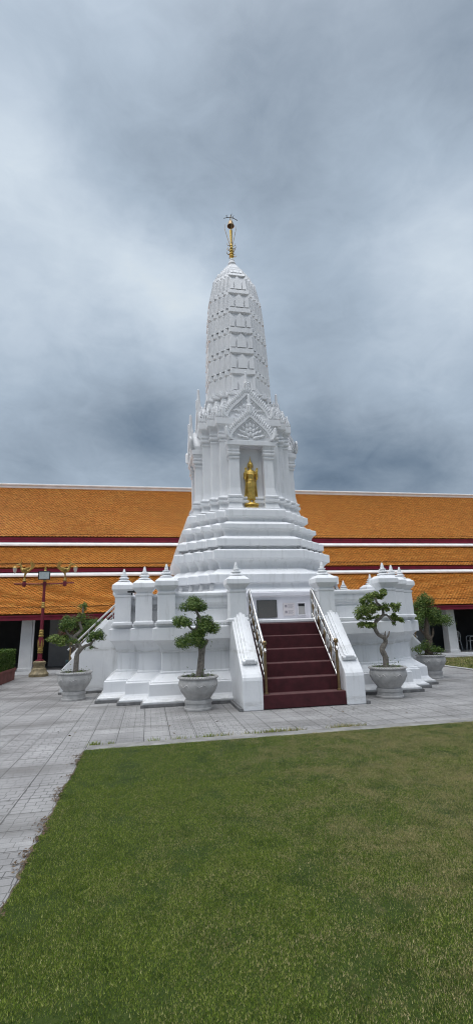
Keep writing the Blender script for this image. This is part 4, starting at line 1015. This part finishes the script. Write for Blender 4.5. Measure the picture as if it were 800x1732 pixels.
# ------------------------------------------------------------------ sky and light
w = bpy.data.worlds.new('World'); sc.world = w; w.use_nodes = True
nt = w.node_tree; nt.nodes.clear()
SUN_EL, SUN_AZ = 64, -98          # degrees; azimuth from +Y towards +X
out = N(nt, 'ShaderNodeOutputWorld'); bg = N(nt, 'ShaderNodeBackground'); nt.links.new(bg.outputs[0], out.inputs[0])
STR = .1; bg.inputs[1].default_value = STR
sky = N(nt, 'ShaderNodeTexSky'); sky.sky_type = 'NISHITA'; sky.sun_disc = False; sky.sun_elevation = R(SUN_EL); sky.sun_rotation = R(SUN_AZ); sky.dust_density = 3
tc = N(nt, 'ShaderNodeTexCoord'); dirv = tc.outputs['Generated']
# camera frame, used only to place the broad cloud banks round the horizon
yaw, pitch, roll = R(10.72), R(13.48), R(1.69)
fw = Vector((math.sin(yaw)*math.cos(pitch), math.cos(yaw)*math.cos(pitch), math.sin(pitch)))
r0 = Vector((math.cos(yaw), -math.sin(yaw), 0)); u0 = r0.cross(fw)
rt = r0*math.cos(roll)-u0*math.sin(roll); up = u0*math.cos(roll)+r0*math.sin(roll)
def sdir(az, el): return (math.sin(R(az))*math.cos(R(el)), math.cos(R(az))*math.cos(R(el)), math.sin(R(el)))
def M(op, a, b_=None, c_=None):
    n = N(nt, 'ShaderNodeMath', operation=op)
    for i, q in enumerate((a, b_, c_)):
        if q is None: continue
        if hasattr(q, 'links'): nt.links.new(q, n.inputs[i])
        else: n.inputs[i].default_value = q
    return n.outputs[0]
# warp the direction so that bank edges are torn
mpn = N(nt, 'ShaderNodeMapping'); mpn.inputs['Scale'].default_value = (1, 1, 1.5); nt.links.new(dirv, mpn.inputs[0])
nw = N(nt, 'ShaderNodeTexNoise'); nw.inputs['Scale'].default_value = 2.6; nw.inputs['Detail'].default_value = 9; nw.inputs['Roughness'].default_value = .6; nt.links.new(mpn.outputs[0], nw.inputs['Vector'])
sb = N(nt, 'ShaderNodeVectorMath', operation='SUBTRACT'); nt.links.new(nw.outputs['Color'], sb.inputs[0]); sb.inputs[1].default_value = (.5, .5, .5)
scl = N(nt, 'ShaderNodeVectorMath', operation='SCALE'); scl.inputs['Scale'].default_value = .24; nt.links.new(sb.outputs[0], scl.inputs[0])
ad = N(nt, 'ShaderNodeVectorMath', operation='ADD'); nt.links.new(dirv, ad.inputs[0]); nt.links.new(scl.outputs[0], ad.inputs[1])
nm = N(nt, 'ShaderNodeVectorMath', operation='NORMALIZE'); nt.links.new(ad.outputs[0], nm.inputs[0]); wd = nm.outputs[0]
# (azimuth from +Y to the east, elevation, angular width deg, brightness change); the dark bank behind the camera is added to dim front faces
BANKS = [(-80, 58, 45, 0.15), (180, 28, 52, -0.32), (13.2, 59.9, 8.5, -0.124), (-14.4, 55.1, 8.5, 0.014), (-19.5, 49.0, 8.5, 0.164), (-5.5, 51.3, 8.5, -0.087), (21.3, 50.6, 8.5, -0.076), (39.1, 53.6, 8.5, 0.002), (37.9, 49.3, 8.5, 0.056), (42.1, 45.6, 8.5, 0.032), (-12.5, 40.3, 8.5, 0.109), (2.5, 38.1, 8.5, 0.322), (-8.3, 33.5, 8.5, 0.009), (-11.5, 28.1, 6.0, -0.044), (-11.0, 21.6, 6.0, -0.073), (1.8, 21.1, 6.0, -0.199), (28.3, 41.1, 8.5, 0.039), (36.9, 38.1, 8.5, 0.104), (41.0, 34.7, 8.5, 0.096), (27.3, 33.0, 8.5, -0.051), (34.1, 29.3, 8.5, 0.049), (23.4, 24.4, 6.0, 0.014), (26.3, 24.1, 6.0, 0.003), (33.2, 23.0, 6.0, -0.045), (25.7, 18.6, 6.0, -0.135), (36.7, 15.4, 6.0, -0.005), (-16.9, 29.0, 6.0, 0.091), (-16.0, 18.4, 6.0, -0.076), (4.2, 56.2, 8.5, 0.075), (3.3, 46.4, 8.5, -0.144), (14.8, 47.3, 8.5, -0.012), (27.4, 58.3, 8.5, -0.034), (44.8, 54.2, 8.5, -0.192), (-22.5, 56.1, 8.5, -0.077), (-17.3, 44.4, 8.5, 0.012), (-1.3, 28.5, 6.0, -0.109), (-6.5, 41.3, 8.5, -0.008), (19.9, 37.7, 8.5, -0.032), (20.0, 19.9, 6.0, -0.162), (32.5, 17.7, 6.0, -0.141), ]
acc = None
for az, el, wdeg, amp in BANKS:
    dp = N(nt, 'ShaderNodeVectorMath', operation='DOT_PRODUCT'); nt.links.new(wd, dp.inputs[0]); dp.inputs[1].default_value = sdir(az, el)
    k = 1/(1-math.cos(R(wdeg)))
    e = M('EXPONENT', M('MULTIPLY', M('SUBTRACT', dp.outputs['Value'], 1.0), k))
    t = M('MULTIPLY', e, amp); acc = t if acc is None else M('ADD', acc, t)
n2 = N(nt, 'ShaderNodeTexNoise'); n2.inputs['Scale'].default_value = 4.2; n2.inputs['Detail'].default_value = 9; n2.inputs['Roughness'].default_value = .58; n2.inputs['Distortion'].default_value = .5
mp2 = N(nt, 'ShaderNodeMapping'); mp2.inputs['Scale'].default_value = (1, 1, 2.0); mp2.inputs['Location'].default_value = (1.7, .4, 2.2); nt.links.new(dirv, mp2.inputs[0]); nt.links.new(mp2.outputs[0], n2.inputs['Vector'])
n3 = N(nt, 'ShaderNodeTexNoise'); n3.inputs['Scale'].default_value = 11; n3.inputs['Detail'].default_value = 8; n3.inputs['Roughness'].default_value = .6; n3.inputs['Distortion'].default_value = .8
mp3 = N(nt, 'ShaderNodeMapping'); mp3.inputs['Scale'].default_value = (1, 1, 1.8); nt.links.new(dirv, mp3.inputs[0]); nt.links.new(mp3.outputs[0], n3.inputs['Vector'])
acc = M('ADD', acc, M('MULTIPLY', M('SUBTRACT', n3.outputs[0], .5), .13))
val = M('ADD', M('ADD', acc, .46), M('MULTIPLY', M('SUBTRACT', n2.outputs[0], .5), .21))
cr_ = N(nt, 'ShaderNodeValToRGB'); e = cr_.color_ramp.elements
stops = [(p, (r, g, b_*.965)) for p, (r, g, b_) in [(.10, (.065, .10, .15)), (.216, (.156, .216, .305)), (.37, (.298, .37, .475)), (.485, (.397, .485, .61)), (.60, (.51, .60, .73)), (.72, (.63, .72, .84)), (.78, (.70, .775, .855)), (1.0, (.96, 1, 1.04))]]
while len(e) < len(stops): e.new(.5)
for k, (p, c) in zip(e, stops): k.position = p; k.color = (*c, 1)
nt.links.new(val, cr_.inputs[0])
sc10 = N(nt, 'ShaderNodeVectorMath', operation='SCALE'); sc10.inputs['Scale'].default_value = 1/STR; # bright lobe added out of view, above and behind the camera, to light level surfaces
dp = N(nt, 'ShaderNodeVectorMath', operation='DOT_PRODUCT'); nt.links.new(dirv, dp.inputs[0]); dp.inputs[1].default_value = sdir(180, 76)
ov = M('MULTIPLY', M('EXPONENT', M('MULTIPLY', M('SUBTRACT', dp.outputs['Value'], 1.0), 1/(1-math.cos(R(22))))), 4.6)
oc = N(nt, 'ShaderNodeVectorMath', operation='SCALE'); oc.inputs[0].default_value = (1, 1.02, 1.06); nt.links.new(ov, oc.inputs['Scale'])
oa = N(nt, 'ShaderNodeVectorMath', operation='ADD'); nt.links.new(cr_.outputs[0], oa.inputs[0]); nt.links.new(oc.outputs[0], oa.inputs[1])
nt.links.new(oa.outputs[0], sc10.inputs[0])
mx = N(nt, 'ShaderNodeMix'); mx.data_type = 'RGBA'; mx.inputs[0].default_value = .97
nt.links.new(sky.outputs[0], mx.inputs[6]); nt.links.new(sc10.outputs[0], mx.inputs[7]); nt.links.new(mx.outputs[2], bg.inputs[0])

sd = bpy.data.lights.new('Sun', 'SUN'); sd.energy = 1.3; sd.angle = R(70); sd.color = (1, .96, .9)
so = bpy.data.objects.new('Sun', sd); COL.objects.link(so)
dv = Vector(sdir(SUN_AZ, SUN_EL)); so.rotation_euler = dv.to_track_quat('Z', 'Y').to_euler(); so.location = dv*60

# ------------------------------------------------------------------ camera
cd = bpy.data.cameras.new('Camera'); cam = bpy.data.objects.new('Camera', cd); COL.objects.link(cam)
cd.sensor_fit = 'VERTICAL'; cd.sensor_height = 36; cd.lens = 36*795/1732; cd.clip_end = 3000; cd.clip_start = .05
mt = Matrix((rt, up, -fw)).transposed().to_4x4(); mt.translation = (0, 0, 1.6); cam.matrix_world = mt
sc.camera = cam
sc.render.engine = 'CYCLES'
sc.cycles.max_bounces = 6; sc.cycles.diffuse_bounces = 3; sc.cycles.use_denoising = True; sc.cycles.denoiser = 'OPENIMAGEDENOISE'; sc.cycles.denoising_input_passes = 'RGB_ALBEDO_NORMAL'; sc.cycles.denoising_prefilter = 'ACCURATE'; sc.cycles.filter_width = 1.1
vs = sc.view_settings; vs.view_transform = 'Standard'; vs.look = 'None'; vs.exposure = 0; vs.gamma = 1; vs.use_curve_mapping = False
